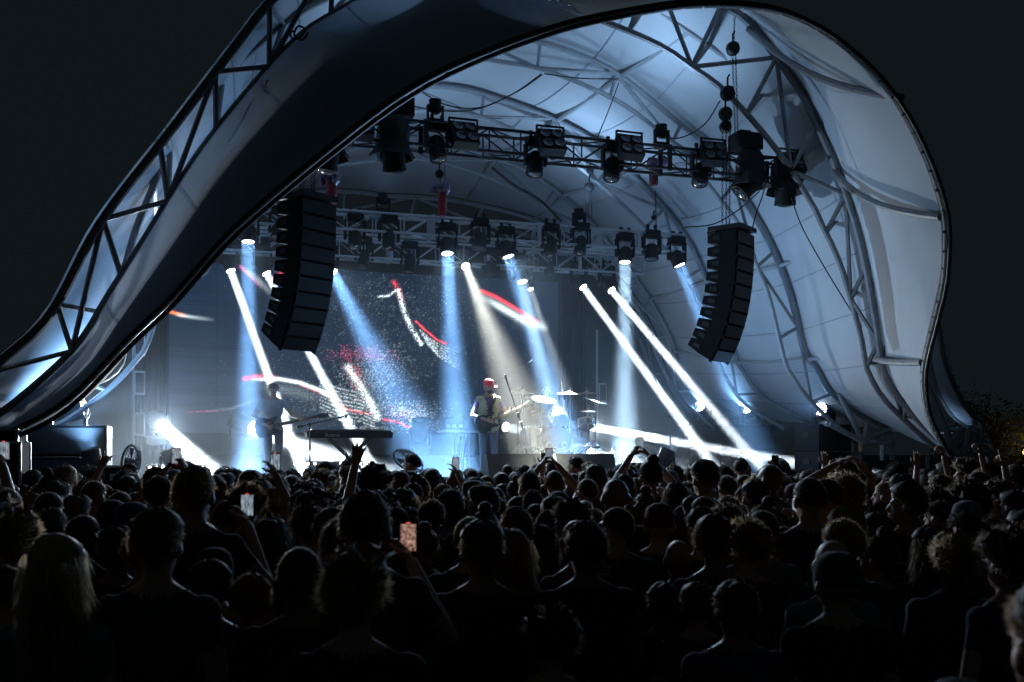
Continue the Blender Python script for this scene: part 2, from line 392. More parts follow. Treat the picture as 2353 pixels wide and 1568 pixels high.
# ------------------------------------------------------------------ lighting trusses
def truss(label, pxa, pxb, D, ztop, h, dep, m, bay=.5):
    ua, ub = uof(pxa, D), uof(pxb, D); L = ub-ua; n = max(2, round(L/bay)); bw = L/n
    t = thing('lighting_truss', label, 'truss', W(ua, D, ztop-h), TH)
    rc, rb = .026, .013
    cm = MB().tube([(0, 0, 0), (L, 0, 0)], rc, 8).mesh('chord', m)
    for y in (0, dep):
        for z in (0, h):
            o = link('chord', cm, t); o.location = (0, y, z)
    post = MB().tube([(0, 0, 0), (0, 0, h)], rb, 6).mesh('post', m)
    dg = [MB().tube([(0, 0, 0), (bw, 0, h)], rb, 6).mesh('brace', m), MB().tube([(0, 0, h), (bw, 0, 0)], rb, 6).mesh('brace', m)]
    flat = [MB().tube([(0, 0, 0), (bw, dep, 0)], rb, 6).mesh('brace', m), MB().tube([(0, dep, 0), (bw, 0, 0)], rb, 6).mesh('brace', m)]
    for i in range(n+1):
        for y in (0, dep):
            o = link('post', post, t); o.location = (i*bw, y, 0)
            if i < n: o = link('brace', dg[i % 2], t); o.location = (i*bw, y, 0)
        if i < n:
            for z in (0, h):
                o = link('brace', flat[(i+(z > 0)) % 2], t); o.location = (i*bw, 0, z)
    k = 3
    while k*bw < L-.3:                                       # bolted joints every few bays
        for y in (0, dep):
            MB().box((k*bw+.02, y, h/2), (.07, .045, h+.075)).build('joint_plate', m, t, False)
        k += 4
    return t
DM, DR = 17.6, 19.7
ZF, ZM, ZR = 6.81, 6.20, 6.17
truss('black front lighting truss carrying blinders and moving heads high over the stage', 740, 1845, 14.3, ZF, .34, .34, DARKALU)
truss('silver middle lighting truss crossing above the performers', 520, 1575, DM, ZM, .33, .33, ALU)
truss('silver rear lighting truss behind the middle one, above the screen', 470, 1480, DR, ZR, .38, .34, ALU)

# ------------------------------------------------------------------ LED screen
DS = 22.6
ua, ub = uof(388, DS), uof(1282, DS); z0, z1 = 2.34, 6.02
screen = thing('led_screen', 'huge LED video wall showing dark swirls of white and red particles', 'screen', W(ua, DS, z0), TH)
NXS, NZS = 460, 190
us = np.linspace(0, ub-ua, NXS); zs = np.linspace(0, z1-z0, NZS)
UU, ZZ = np.meshgrid(us, zs); 
Xw = (ua+UU)*CT - DS*ST; Yw = (ua+UU)*ST + DS*CT
PX = CX + FPX*Xw/Yw; PY = HY - FPX*(z0+ZZ-CAMZ)/Yw
def seg_dist(pts):
    best = np.full(PX.shape, 1e9); par = np.zeros(PX.shape); sgn = np.zeros(PX.shape); tot = len(pts)-1
    for i in range(tot):
        (ax, ay), (bx, by) = pts[i], pts[i+1]; dx, dy = bx-ax, by-ay
        t = np.clip(((PX-ax)*dx+(PY-ay)*dy)/(dx*dx+dy*dy), 0, 1)
        ex, ey = PX-ax-t*dx, PY-ay-t*dy; d = np.hypot(ex, ey); k = d < best
        best = np.where(k, d, best); par = np.where(k, (i+t)/tot, par); sgn = np.where(k, np.sign(dx*ey-dy*ex), sgn)
    return best, par, sgn
def smooth_noise(sx, sy, seed):
    r = np.random.default_rng(seed); g = r.random((int(400/sy)+3, int(1000/sx)+3))
    x = (PX-360)/sx; y = (PY-560)/sy; x = np.clip(x, 0, g.shape[1]-2.01); y = np.clip(y, 0, g.shape[0]-2.01)
    i, j = y.astype(int), x.astype(int); fy, fx = y-i, x-j; fy = fy*fy*(3-2*fy); fx = fx*fx*(3-2*fx)
    return g[i, j]*(1-fy)*(1-fx)+g[i+1, j]*fy*(1-fx)+g[i, j+1]*(1-fy)*fx+g[i+1, j+1]*fy*fx
IMG = np.zeros((NZS, NXS, 3)); Wc = np.array([.80, .95, 1.0]); RED = np.array([1.0, .05, .07]); PINK = np.array([.9, .12, .3]); ORG = np.array([1, .22, .04])
nA, nB, nF = smooth_noise(60, 45, 1), smooth_noise(160, 6, 2), rng.random(PX.shape)
IMG += (.010+.012*nB*np.clip((760-PX)/250, 0, 1)+.006*nA)[..., None]*np.array([.30, .95, 2.3])
IMG += (np.clip((620-PX)/260, 0, 1)*np.clip((PY-700)/300, 0, 1)*.03*(.4+nB))[..., None]*Wc
def stroke(pts, wd, col, inten, speck=0., fade=(0, 0), side=0):
    wd *= .78; d, t, sg = seg_dist(pts); g = np.exp(-(d/wd)**2)*inten
    if side: g = g*np.where(sg*side > 0, 1, .12)
    if fade[0]: g = g*np.clip(t/fade[0], 0, 1)
    if fade[1]: g = g*np.clip((1-t)/fade[1], 0, 1)
    if speck: g = g*np.where(nF > speck, 1.6, .08)
    global IMG
    IMG += g[..., None]*np.asarray(col)
def spk(cx, cy, rx, ry, dens, inten, col=Wc, rot=0.):
    c, s = math.cos(rot), math.sin(rot); x, y = PX-cx, PY-cy; X, Y = (c*x+s*y)/rx, (-s*x+c*y)/ry
    g = np.exp(-(X*X+Y*Y)); p = rng.random(PX.shape) < dens*g
    global IMG
    IMG += (p*(.15+.85*rng.random(PX.shape)**2)*inten)[..., None]*np.asarray(col)
spk(860, 800, 190, 190, .07, .25); spk(950, 720, 150, 130, .06, .28); spk(1100, 780, 150, 150, .02, .15)
spk(830, 690, 140, 60, .07, .3); spk(760, 930, 130, 80, .12, .35); spk(640, 640, 60, 40, .04, .2)
spk(850, 870, 45, 60, .45, .7, Wc, .5); spk(905, 850, 45, 50, .25, .5); spk(790, 925, 60, 32, .3, .5); spk(880, 940, 60, 25, .3, .5)
spk(845, 815, 45, 14, .5, 1.1, PINK, .1); spk(815, 860, 14, 34, .5, 1.2, RED, -.4); spk(790, 815, 60, 16, .12, .8, PINK)
stroke([(800,845),(822,880),(845,915),(868,960)], 9, Wc, 1.3, .35)
for k in range(9):
    stroke([(735,880+k*8),(780,893+k*9),(830,905+k*8),(860,925+k*7)], 1.8, Wc, .7, .45)
stroke([(745,900),(772,925),(800,942),(850,952)], 3, RED, .8, .3)
stroke([(905,648),(915,665),(925,700)], 5, RED, 1.4, .5, (.0, .3)); stroke([(915,668),(928,715),(945,755),(968,790)], 5.5, Wc, 1.6, .5); stroke([(870,682),(893,680),(908,668)], 3, Wc, .9, .3)
stroke([(955,738),(975,757),(1005,782),(1025,790)], 2.2, RED, 1.6, .2)
for k in range(6):
    stroke([(962+k*4,756+k*7),(990+k*4,781+k*8),(1025+k*3,800+k*8),(1060,812+k*8)], 1.7, Wc, .75, .4, (0, .6))
stroke([(1100,666),(1140,683),(1180,706),(1222,733),(1240,742)], 4.2, RED, 2.0, 0, (.05, .12)); stroke([(1105,680),(1150,706),(1195,732),(1262,758)], 9, Wc, 1.5, 0, (.3, .25)); stroke([(1180,728),(1262,760)], 18, Wc, .3, 0, (.3, .3))
stroke([(388,716),(410,722),(430,727)], 4, ORG, 1.8, 0, (0, .4)); stroke([(400,722),(440,729),(495,736)], 4.5, Wc, .9, 0, (.2, .6))
stroke([(555,872),(585,866),(640,867)], 5, RED, 1.7, .15, (.1, .4)); stroke([(575,873),(640,871),(690,880),(740,899),(760,915)], 4.6, Wc, 2.2, 0, (.15, .2)); stroke([(690,884),(745,906)], 2.5, RED, 1.0, .2)
stroke([(580,885),(680,900),(740,920)], 14, Wc, .18, 0, (.3, .3))
stroke([(548,608),(575,635),(600,662)], 4, PINK, 1.0, 0, (.1, .5)); stroke([(560,612),(600,652),(640,690)], 8, Wc, .45, 0, (.2, .6)); stroke([(630,640),(645,630)], 5, RED, 1.3)
stroke([(470,945),(530,940),(600,915)], 4, Wc, .16, 0, (.5, .3)); stroke([(430,948),(500,944)], 2, PINK, .35, .3)
spk(930, 945, 42, 20, .6, 1.0, Wc); spk(925, 950, 30, 12, .45, 1.1, RED); spk(955, 968, 16, 22, .6, 1.2, Wc); spk(870, 985, 60, 8, .5, .8)
stroke([(880,964),(920,972),(948,988)], 2.5, RED, 1.2, .2); spk(990, 960, 50, 35, .2, .6)
IMG *= (.86+.14*np.cos(np.arange(NZS)*2.1))[:, None, None]
me = bpy.data.meshes.new('screen_face')
V = np.stack([UU, np.zeros_like(UU), ZZ], -1).reshape(-1, 3); idx = np.arange(NXS*NZS).reshape(NZS, NXS)
F = np.stack([idx[:-1, :-1], idx[:-1, 1:], idx[1:, 1:], idx[1:, :-1]], -1).reshape(-1, 4)
me.vertices.add(len(V)); me.vertices.foreach_set('co', V.ravel()); me.loops.add(F.size); me.loops.foreach_set('vertex_index', F.ravel())
me.polygons.add(len(F)); me.polygons.foreach_set('loop_start', np.arange(0, F.size, 4)); me.update(calc_edges=True)
ca = me.color_attributes.new('picture', 'FLOAT_COLOR', 'POINT')
ca.data.foreach_set('color', np.concatenate([IMG.reshape(-1, 3), np.ones((len(V), 1))], 1).astype(np.float32).ravel())
sm = bpy.data.materials.new('led_picture'); sm.use_nodes = True; nt = sm.node_tree; p = nt.nodes['Principled BSDF']
p.inputs['Base Color'].default_value = (.008, .008, .01, 1); p.inputs['Roughness'].default_value = .5; p.inputs['Emission Strength'].default_value = 1.15
an = nt.nodes.new('ShaderNodeAttribute'); an.attribute_name = 'picture'; nt.links.new(an.outputs['Color'], p.inputs['Emission Color'])
sm.cycles.emission_sampling = 'NONE'; me.materials.append(sm)
link('screen_face', me, screen)
for k in range(1, 9): MB().box(((ub-ua)*k/9, -.003, (z1-z0)/2), (.008, .004, z1-z0)).build('panel_joint', BLACK, screen, False)
for k in range(1, 4): MB().box(((ub-ua)/2, -.003, (z1-z0)*k/4), (ub-ua, .004, .008)).build('panel_joint', BLACK, screen, False)
MB().box(((ub-ua)/2, .09, (z1-z0)/2), (ub-ua+.02, .14, z1-z0)).build('cabinet', BLACKP, screen, False)
for k in range(7):
    MB().tube([((ub-ua)*(k+.5)/7, .09, z1-z0), ((ub-ua)*(k+.5)/7, .0, ZR-.38-z0)], .015).build('hanging_strap', BLACK, screen)
for px0, px1, lab in ((300, 384, 'black cloth leg hanging beside the video wall, nearer the speaker stack'), (1290, 1345, 'black cloth leg hanging between the video wall and the canopy ribs')):
    a, c = uof(px0, 22.9), uof(px1, 22.9)
    rows = [[W(a+(c-a)*k/24, 22.9+.05*math.sin(k*1.7), z) for k in range(25)] for z in (DECK, 3.5, 6.3)]
    MB().grid(rows).build('stage_drape', DRAPE, None, label=lab, cat='drape')

# ------------------------------------------------------------------ moving heads and other lamps
LENSW = emit('lit_led_cells', (.82, .93, 1.0), 9.0); LENSB = emit('lit_beam_lens', (1, 1, .97), 14.0); LENSY = emit('lit_warm_lens', (1, .95, .82), 5.0)
DARKLENS = mat('dark_lens_glass', (.02, .025, .03), .12, 0, .1, 10, spec=.8)
LEDOFF = mat('unlit_led_cells', (.10, .12, .15), .15, .3, .3, 20)
def head_mesh(r, L):                                       # along -Z from the pivot
    return MB().lathe([(.01, L*.42), (r*.62, L*.40), (r*.95, L*.26), (r*1.02, 0), (r*.98, -L*.35), (r*1.04, -L*.40), (r*1.04, -L*.52), (r*.95, -L*.53), (r*.93, -L*.50), (.005, -L*.50)], None, 20).mesh('head_shell', BLACKP)
def cells(r, n1=6, n2=12):
    b = MB()
    for ring, k in ((0, 1), (.36, n1), (.72, n2)):
        for i in range(k):
            a = 2*math.pi*i/k; b.lathe([(r*.165, 0), (r*.165, .012), (r*.08, .02)], Matrix.Translation((r*ring*math.cos(a), r*ring*math.sin(a), -.02)), 8)
    return b
HM = {'wash': head_mesh(.165, .40), 'beam': head_mesh(.125, .44), 'spot': head_mesh(.14, .46), 'big': head_mesh(.17, .52)}
LM = {}
for k, r in (('wash', .15), ('beam', .10), ('spot', .11), ('big', .13)):
    L = {'wash': .40, 'beam': .44, 'spot': .46, 'big': .52}[k]
    flip = Matrix.Translation((0, 0, -L*.515)) @ Matrix.Rotation(math.pi, 4, 'X')
    if k == 'wash':
        c = cells(r); c.v = [tuple(flip @ Vector(v)) for v in c.v]
        LM[k, 1] = c.mesh('lens', LENSW); LM[k, 0] = c.mesh('lens', LEDOFF)
    else:
        d = MB().lathe([(r, -.01), (r*.97, .012), (r*.7, .03), (.004, .04)], flip, 20)
        LM[k, 1] = d.mesh('lens', LENSB); LM[k, 0] = d.mesh('lens', DARKLENS); LM[k, 2] = d.mesh('lens', LENSY)
YOKE = MB()
for s in (-1, 1): YOKE.box((s*.205, 0, -.16), (.045, .15, .40))
YOKE.box((0, 0, .03), (.455, .17, .05)); YOKE.ell((-.205, 0, -.30), (.04, .085, .085)); YOKE.ell((.205, 0, -.30), (.04, .085, .085))
YOKEM = YOKE.mesh('yoke', BLACKP)
BASEM = MB().box((0, 0, .12), (.36, .26, .12)).box((0, 0, .185), (.30, .2, .02)).box((.13, -.135, .12), (.06, .012, .05)).mesh('base', BLACK, False)
CLAMPM = MB().box((0, 0, .24), (.05, .06, .10)).lathe([(.045, -.03), (.045, .03)], Matrix.Translation((0, 0, .29)) @ Matrix.Rotation(R(90), 4, 'Y'), 10).mesh('clamp', BLACK)
def moving_head(label, pos, d, kind='wash', lit=0, scale=1., floor=False, light=None, group=None):
    """pos: the pivot of the head. light: (spread, power, colour)"""
    t = thing('moving_head_light', label, 'stage light', pos, TH, group); t.scale = (scale,)*3
    d = Vector(d).normalized(); dl = Matrix.Rotation(-TH, 3, 'Z') @ d
    piv = Vector((0, 0, 0)); S = -1 if floor else 1
    y = link('yoke', YOKEM, t); bs = link('base', BASEM, t)
    if floor:
        y.rotation_euler = (math.pi, 0, 0); bs.rotation_euler = (math.pi, 0, 0); y.location = bs.location = (0, 0, -.30)
    else:
        y.location = bs.location = (0, 0, .30); link('clamp', CLAMPM, t).location = (-.1, 0, .30); link('clamp', CLAMPM, t).location = (.1, 0, .30)
    h = link('head', HM[kind], t); q = dl.to_track_quat('-Z', 'Y'); h.rotation_mode = 'QUATERNION'; h.rotation_quaternion = q
    link('lens', LM[kind, lit], h)
    if light:
        L = {'wash': .40, 'beam': .44, 'spot': .46, 'big': .52}[kind]; r = {'wash': .15, 'beam': .10, 'spot': .10, 'big': .13}[kind]
        beam_light('lamp_beam', Vector(pos)+d*(L*.515+.05)*scale, d, r*2*.92*scale, light[0], light[1]*BP, light[2])
        if len(light) > 3: beam_light('added_crowd_light', Vector(pos)+d*(L*.515+.06)*scale, (-VV-UV*.12).normalized() if floor else (d*.75-VV).normalized(), r*2*.92*scale, 84 if floor else 66, CROWD_FILL*scale*light[3], (.80, .90, 1.0) if floor else (.60, .79, 1.0))  # extra light added at the lens, turned to the crowd to rim heads
    return t
BLU, WHT, WRM, CYN = (.26, .55, 1.0), (.93, .98, 1.0), (1.0, .93, .76), (.6, .82, 1.0)
def aim(pxa, pya, Da, pxb, pyb, Db): return (at(pxb, pyb, Db)-at(pxa, pya, Da))
MH = [ # px, py of the lens, D, kind, lit, target (px,py,D) or None, (spread, power, colour), label
 (570,556,DM,'wash',1,(572,900,DM-.4),(9,142,BLU,.8),'lit LED wash light on the middle truss above the first white beam'),
 (640,548,DM,'wash',0,None,None,'unlit LED wash light half hidden by the hanging speaker array nearer the visor'),
 (815,566,DM,'spot',0,None,None,'unlit moving head with square chrome reflection, first past the big array'),
 (893,570,DM,'spot',0,None,None,'unlit moving head second past the big array on the middle truss'),
 (1028,583,DM,'wash',1,(1045,900,DM-.6),(13,176,BLU,2.0),'lit LED wash light on the middle truss straight above the laptop table'),
 (1100,572,DM,'wash',0,None,None,'unlit LED wash light between two lit ones on the middle truss'),
 (1168,590,DM,'wash',1,(1262,880,DM-.5),(12,126,BLU,2.0),'lit LED wash light tilted toward the red and white streak'),
 (1262,586,DM,'spot',0,None,None,'unlit black moving head on the middle truss above the drummer'),
 (1332,582,DM,'spot',0,None,None,'unlit moving head with chrome bezel beside the screen edge'),
 (1436,603,DM,'wash',1,(1436,900,DM-.4),(10,151,CYN),'lit LED wash light shining straight down between two white beams'),
 (1497,596,DM,'wash',0,None,None,'unlit LED wash light second from the end of the middle truss'),
 (1562,610,DM,'wash',1,(1640,800,DM-.4),(12,126,BLU),'lit LED wash light at the far end of the middle truss'),
 (530,622,DR,'beam',1,(692,1075,DR-1.2),(2.1,150,WHT),'lit beam light throwing the first hard white beam from the side'),
 (612,628,DR,'beam',1,(868,1100,DR-1.2),(2.1,150,WHT),'lit beam light whose white beam passes behind the hanging array'),
 (764,626,DR,'wash',1,(905,900,DR-1.4),(18,176,BLU,.8),'lit LED wash light peeking out past the hanging array'),
 (833,612,DR,'spot',0,None,None,'dim unlit moving head before the screen, nearest the hanging array'),
 (942,622,DR,'spot',0,None,None,'dim unlit moving head before the screen with a status lamp above'),
 (1070,612,DR,'spot',2,(1182,900,DR-3.0),(13,100,WRM),'lit warm spot throwing a pale yellow cone toward the singer'),
 (1127,632,DR,'wash',0,None,None,'unlit LED wash light with glinting cells above the red streak'),
 (1200,648,DR,'wash',1,(1278,990,18.5),(12,100,CYN),'lit LED wash light low in front of the red and white streak'),
 (1264,634,DR,'spot',0,None,None,'dim unlit moving head before the top corner of the screen'),
 (1340,660,DR,'beam',1,(1648,1080,DR-2.6),(2.1,150,WHT),'lit beam light throwing the white beam just beside the screen'),
 (1405,667,DR,'beam',1,(1752,1078,DR-3.2),(2.1,140,WHT),'lit beam light throwing the white beam farthest from the screen'),
]
for px, py, D, kind, lit, tg, li, lab in MH:
    L = {'wash': .40, 'beam': .44, 'spot': .46, 'big': .52}[kind]
    p = at(px, py, D)
    d = (at(*tg)-p).normalized() if tg else Vector((random.uniform(-.15, .15), random.uniform(-.35, -.1), -1)).normalized()
    moving_head(lab, p - d*L*.5*.82, d, kind, lit, .82, False, li, 'moving lights hung from the middle and rear trusses')
p = at(1217, 666, DR+.2)
moving_head('small lit white pin spot below the tilted wash light', p-Vector((.1, -.1, -1)).normalized()*.12, at(1262,800,DR-.4)-p, 'beam', 1, .55, False, (9, 26, WHT))
# front truss: dark moving heads, rain-covered heads and four-cell blinders
for px, py, lab in ((1004,350,'black moving head under the front truss beside the first blinder'), (1230,385,'black moving head under the front truss beside the second blinder'), (1407,397,'black moving head under the front truss beside the third blinder'), (1610,410,'black moving head under the front truss beside the fourth blinder')):
    moving_head(lab, at(px, py-12, 14.4), Vector((random.uniform(-.2, .2), -.35, -1)), 'big', 0, .76, False, None, 'black moving heads under the front truss')
def covered(px, py, lab, tilt):
    p = at(px, py, 14.35); t = thing('covered_moving_head', lab, 'stage light', p, TH, 'rain covered moving heads')
    prof = [(.02, .42), (.17, .40), (.23, .30), (.23, .10), (.26, -.05), (.33, -.17), (.325, -.18), (.22, -.03)]
    b = MB().lathe(prof, None, 14); b.v = [(x*(1+.12*math.sin(5*math.atan2(y, x)+z*6)), y*(1+.1*math.cos(3*math.atan2(y, x))), z+.02*math.sin(4*math.atan2(y, x))) for x, y, z in b.v]
    b.build('rain_cover', BLACKP, t)
    h = link('head', HM['big'], t); h.location = (0, 0, -.1); h.rotation_euler = (tilt[0], tilt[1], 0); link('lens', LM['big', 0], h)
    link('clamp', CLAMPM, t).location = (0, 0, .12)
covered(903, 335, 'black rain covered moving head under the front truss near the visor edge', (.25, -.15))
covered(752, 335, 'black rain covered moving head half hidden behind the visor edge', (.1, .1))
covered(1725, 405, 'black rain covered head tilted away near the end of the front truss', (.15, .75))
covered(1805, 420, 'black rain covered moving head at the far end of the front truss', (.2, -.1))
def blinder(px, py, lab, rot):
    p = at(px, py, 14.15); t = thing('blinder_light', lab, 'stage light', p, TH, 'four cell blinders on the front truss')
    e = bpy.data.objects.new('housing', MB().box((0, 0, 0), (.40, .16, .40)).box((0, .09, .0), (.34, .06, .30)).mesh('housing', BLACK, False)); C.objects.link(e); e.parent = t; e.rotation_euler = rot
    for sx in (-1, 1):
        for sz in (-1, 1):
            M = Matrix.Translation((sx*.095, -.083, sz*.095)) @ Matrix.Rotation(R(90), 4, 'X')
            MB().lathe([(.078, 0), (.078, .02), (.068, .022), (.05, .012), (.005, .008)], M, 16).build('lens', DARKLENS, e)
    for s in (-1, 1): MB().box((s*.215, .02, .08), (.018, .05, .34)).build('bracket', BLACK, t, False)
    MB().box((0, .02, .25), (.448, .05, .018)).build('bracket', BLACK, t, False)
for px, py, lab in ((1065,312,'first four cell blinder on the front truss beside the covered head'), (1265,328,'second four cell blinder along the front truss'), (1447,340,'third four cell blinder along the front truss'), (1640,355,'fourth four cell blinder along the front truss'), (1818,378,'four cell blinder at the far end of the front truss'), (825,292,'four cell blinder at the visor end of the front truss')):
    blinder(px, py, lab, (R(-28), R(random.uniform(-6, 6)), R(random.uniform(-12, 12))))
for px, py, lab in ((912,250,'black power distribution box on the front truss near the visor'), (1713,328,'black power distribution box on the front truss near the far array chain')):
    t = thing('distribution_box', lab, 'box', at(px, py, 14.45), TH)
    MB().box((0, 0, 0), (.46, .34, .26)).build('housing', BLACK, t, False); MB().box((0, -.175, .0), (.36, .012, .18)).build('panel', BLACKP, t, False)
    MB().tube([(-.1, 0, .13), (-.1, 0, .2), (.1, 0, .2), (.1, 0, .13)], .012).build('handle', BLACK, t)
# lamps standing at deck level
def floor_lamp(px, py, D, tg, kind, light, lab, scale=1., lit=1):
    p = at(px, py, D); moving_head(lab, p-(at(*tg)-p).normalized()*.2*scale, at(*tg)-p, kind, lit, scale, True, light)
    return p
floor_lamp(370,975,20.6,(505,1105,18.6),'big',(9,300,WHT,6),'glaring white beam lamp on the deck below the screen corner',1.0)
floor_lamp(572,980,20.2,(900,1110,18.6),'big',(12,280,WHT,3.5),'glaring white beam lamp behind the bass player')
floor_lamp(1160,981,20.4,(1250,1000,19.4),'beam',(6,30,WHT,.15),'lit beam lamp showing between the guitarist and the drum kit')
floor_lamp(1346,979,20.4,(1905,1078,17.2),'beam',(1.8,230,WHT,3.0),'lit beam lamp behind the drum kit throwing a low flat beam')
floor_lamp(1352,1036,19.0,(1560,1092,17.4),'beam',(3.5,60,WHT,.1),'small lit beam lamp on the deck at the drum riser edge',.8)
floor_lamp(965,972,21.0,(960,700,20.0),'big',None,'unlit dark moving head standing before the screen beside the laptop',1.0,0)
def tower(px, py, D, wd, dp, lab):
    top = at(px, py, D); t = thing('speaker_stack', lab, 'speaker', W(toS(top)[0], D, DECK if D > 14.8 else 0), TH)
    h = top.z - (DECK if D > 14.8 else 0); n = max(1, round(h/.62))
    for i in range(n):
        o = MB().box((0, 0, h/n*(i+.5)), (wd, dp, h/n-.012)).build('cabinet', CASE, t, False)
        MB().box((0, -dp/2-.012, h/n*(i+.5)), (wd-.08, .02, h/n-.09)).build('grille', BLACKP, o, False)
        for s in (-1, 1): MB().box((s*(wd/2+.004), 0, h/n*(i+.62)), (.012, .2, .09)).build('handle', BLACK, o, False)
    return t, top
tower(140, 978, 16.2, 1.35, 1.1, 'big black subwoofer stack under the canopy, topped by a moving head')
tower(1890, 976, 16.6, .72, .8, 'black speaker stack topped by the lit wash light near the canopy foot')
tower(1716, 978, 19.6, .9, .7, 'dark speaker stack deep on the deck under the middle of three wash lights')
tower(1608, 978, 21.6, .9, .6, 'dark speaker stack deep on the deck under the innermost wash light')
SIDE = (64, 24)
for px, py, D, sp, lab in ((1885,940,16.6,1,'lit LED wash light on the speaker stack near the canopy foot'), (1716,937,19.6,1,'lit LED wash light standing in the middle of the side row'), (1608,933,21.6,1,'lit LED wash light innermost in the side row')):
    p = at(px, py, D); d = (-UV*.85 + ZV*.18 - VV*.62).normalized()
    moving_head(lab, p-d*.2, d, 'wash', 1, 1.0, True, (SIDE[0], SIDE[1], BLU), 'wash lights standing along the side of the stage')
p = at(188, 935, 16.2); d = (at(2050, 560, 13.4)-p).normalized()
moving_head('moving head shining sideways from on top of the big subwoofer stack', p-d*.2, d, 'wash', 1, 1.15, True, (46, 19, (.46, .70, 1.0)))
UPL_ADDED = [(uof(2150, 15.3), 15.3, (.3, -.1, 1.), .25, 'small added uplight on the plinth lighting the canopy foot'), (-1.3, 15.4, (-.25, .1, 1.), 30, 'added wash light on the deck behind the subwoofer stack lighting the visor side'), (-.3, 18.6, (-.3, 0, 1.), 26, 'added wash light on the deck under the first ribs beside the screen cloth'),
       (7.9, 15.7, (.5, .0, 1.), 6, 'added uplight on the deck beside the speaker stack near the canopy foot'), (8.0, 18.0, (.45, .0, 1.), 4.5, 'added uplight on the deck between the speaker stacks'), (7.8, 20.6, (.35, .0, 1.), 3, 'added uplight on the deck deep beside the canopy ribs')]  # lamps added to brighten the canopy walls, visor and foot
for u, v, dd, pw, lab in UPL_ADDED:
    d = (UV*dd[0]+VV*dd[1]+ZV*dd[2]).normalized()
    moving_head(lab, W(u, v, DECK+.40), d, 'wash', 1, .8, True, (95, pw, BLU), 'added uplights on the deck')
for px, D, zt, pw, lab in ((880, DM, ZM, 13, 'added uplight standing on the middle truss past the big array'), (1330, DM, ZM, 13, 'added uplight standing on the middle truss above the drum kit'), (1000, 14.3, ZF, 10, 'added uplight standing on the front truss nearer the visor'), (1520, 14.3, ZF, 11, 'added uplight standing on the front truss nearer the long chain')):
    moving_head(lab, W(uof(px, D+.17), D+.17, zt+.28), (0, 0, 1), 'wash', 1, .55, True, (150, pw, (.38, .64, 1.0)), 'added uplights standing on the trusses')  # lamps added on the truss tops to brighten the vault

# ------------------------------------------------------------------ line arrays, chains, hoists, cables
CABM = None
def line_array(px, py, lab, n=10):
    global CABM
    p = at(px, py, 13.3); t = thing('line_array', lab, 'speaker array', p, TH+R(34), 'hanging line arrays')
    hF, hR, dp, wd = .199, .125, .47, .62
    if CABM is None:
        M = Matrix(((0, 0, 1, -wd/2), (1, 0, 0, 0), (0, 1, 0, 0), (0, 0, 0, 1)))
        CABM = (MB().prism([(0, 0), (0, -hF), (dp*.45, -hF+.004), (dp, -(hF+hR)/2), (dp, -(hF-hR)/2), (dp*.45, -.004)], M, wd).mesh('cabinet', CASE, False),
                MB().box((0, -.012, -hF/2), (wd-.05, .02, hF-.03)).mesh('grille', BLACK, False),
                MB().box((0, 0, 0), (.012, .12, .06)).box((0, 0, .0), (.016, .10, .012)).mesh('handle', BLACKP, False))
    MB().box((0, dp*.45, .06), (wd-.04, dp*1.15, .07)).build('rigging_frame', BLACK, t, False)
    MB().box((0, dp*.98, .02), (wd-.2, .14, .05)).build('rigging_frame', BLACK, t, False)
    y, z, a = 0., 0., 0.
    for i in range(n):
        a = R(1.2*i + .24*i*i)
        o = link('cabinet', CABM[0], t); o.location = (0, y, z); o.rotation_euler = (a, 0, 0)
        link('grille', CABM[1], o)
        for s in (-1, 1):
            h = link('handle', CABM[2], o); h.location = (s*(wd/2+.004), dp*.68, -hF/2)
        for s in (-1, 1): MB().box((s*(wd/2-.02), .01, -hF), (.03, .05, .05)).build('link_bar', BLACK, o, False)
        y += math.sin(a)*(hF+.004)*1.0; z -= math.cos(a)*(hF+.004)
    return t
line_array(732, 462, 'larger black curved line array hanging in front of the video wall')
line_array(1712, 534, 'smaller looking black curved line array hanging before the canopy wall')
def chain_mesh(p0, p1, r=.014, pitch=.05):
    b = MB(); p0, p1 = Vector(p0), Vector(p1); n = int((p1-p0).length/pitch); d = (p1-p0).normalized(); x = d.orthogonal().normalized(); y = d.cross(x)
    for i in range(n):
        c = p0.lerp(p1, (i+.5)/n); s = x if i % 2 else y
        q = [c+d*pitch*.62*math.cos(a)+s*r*math.sin(a) for a in np.linspace(0, 2*math.pi, 9)[:-1]]
        b.tube(q+[q[0]], .005, 4, cap=False)
    return b
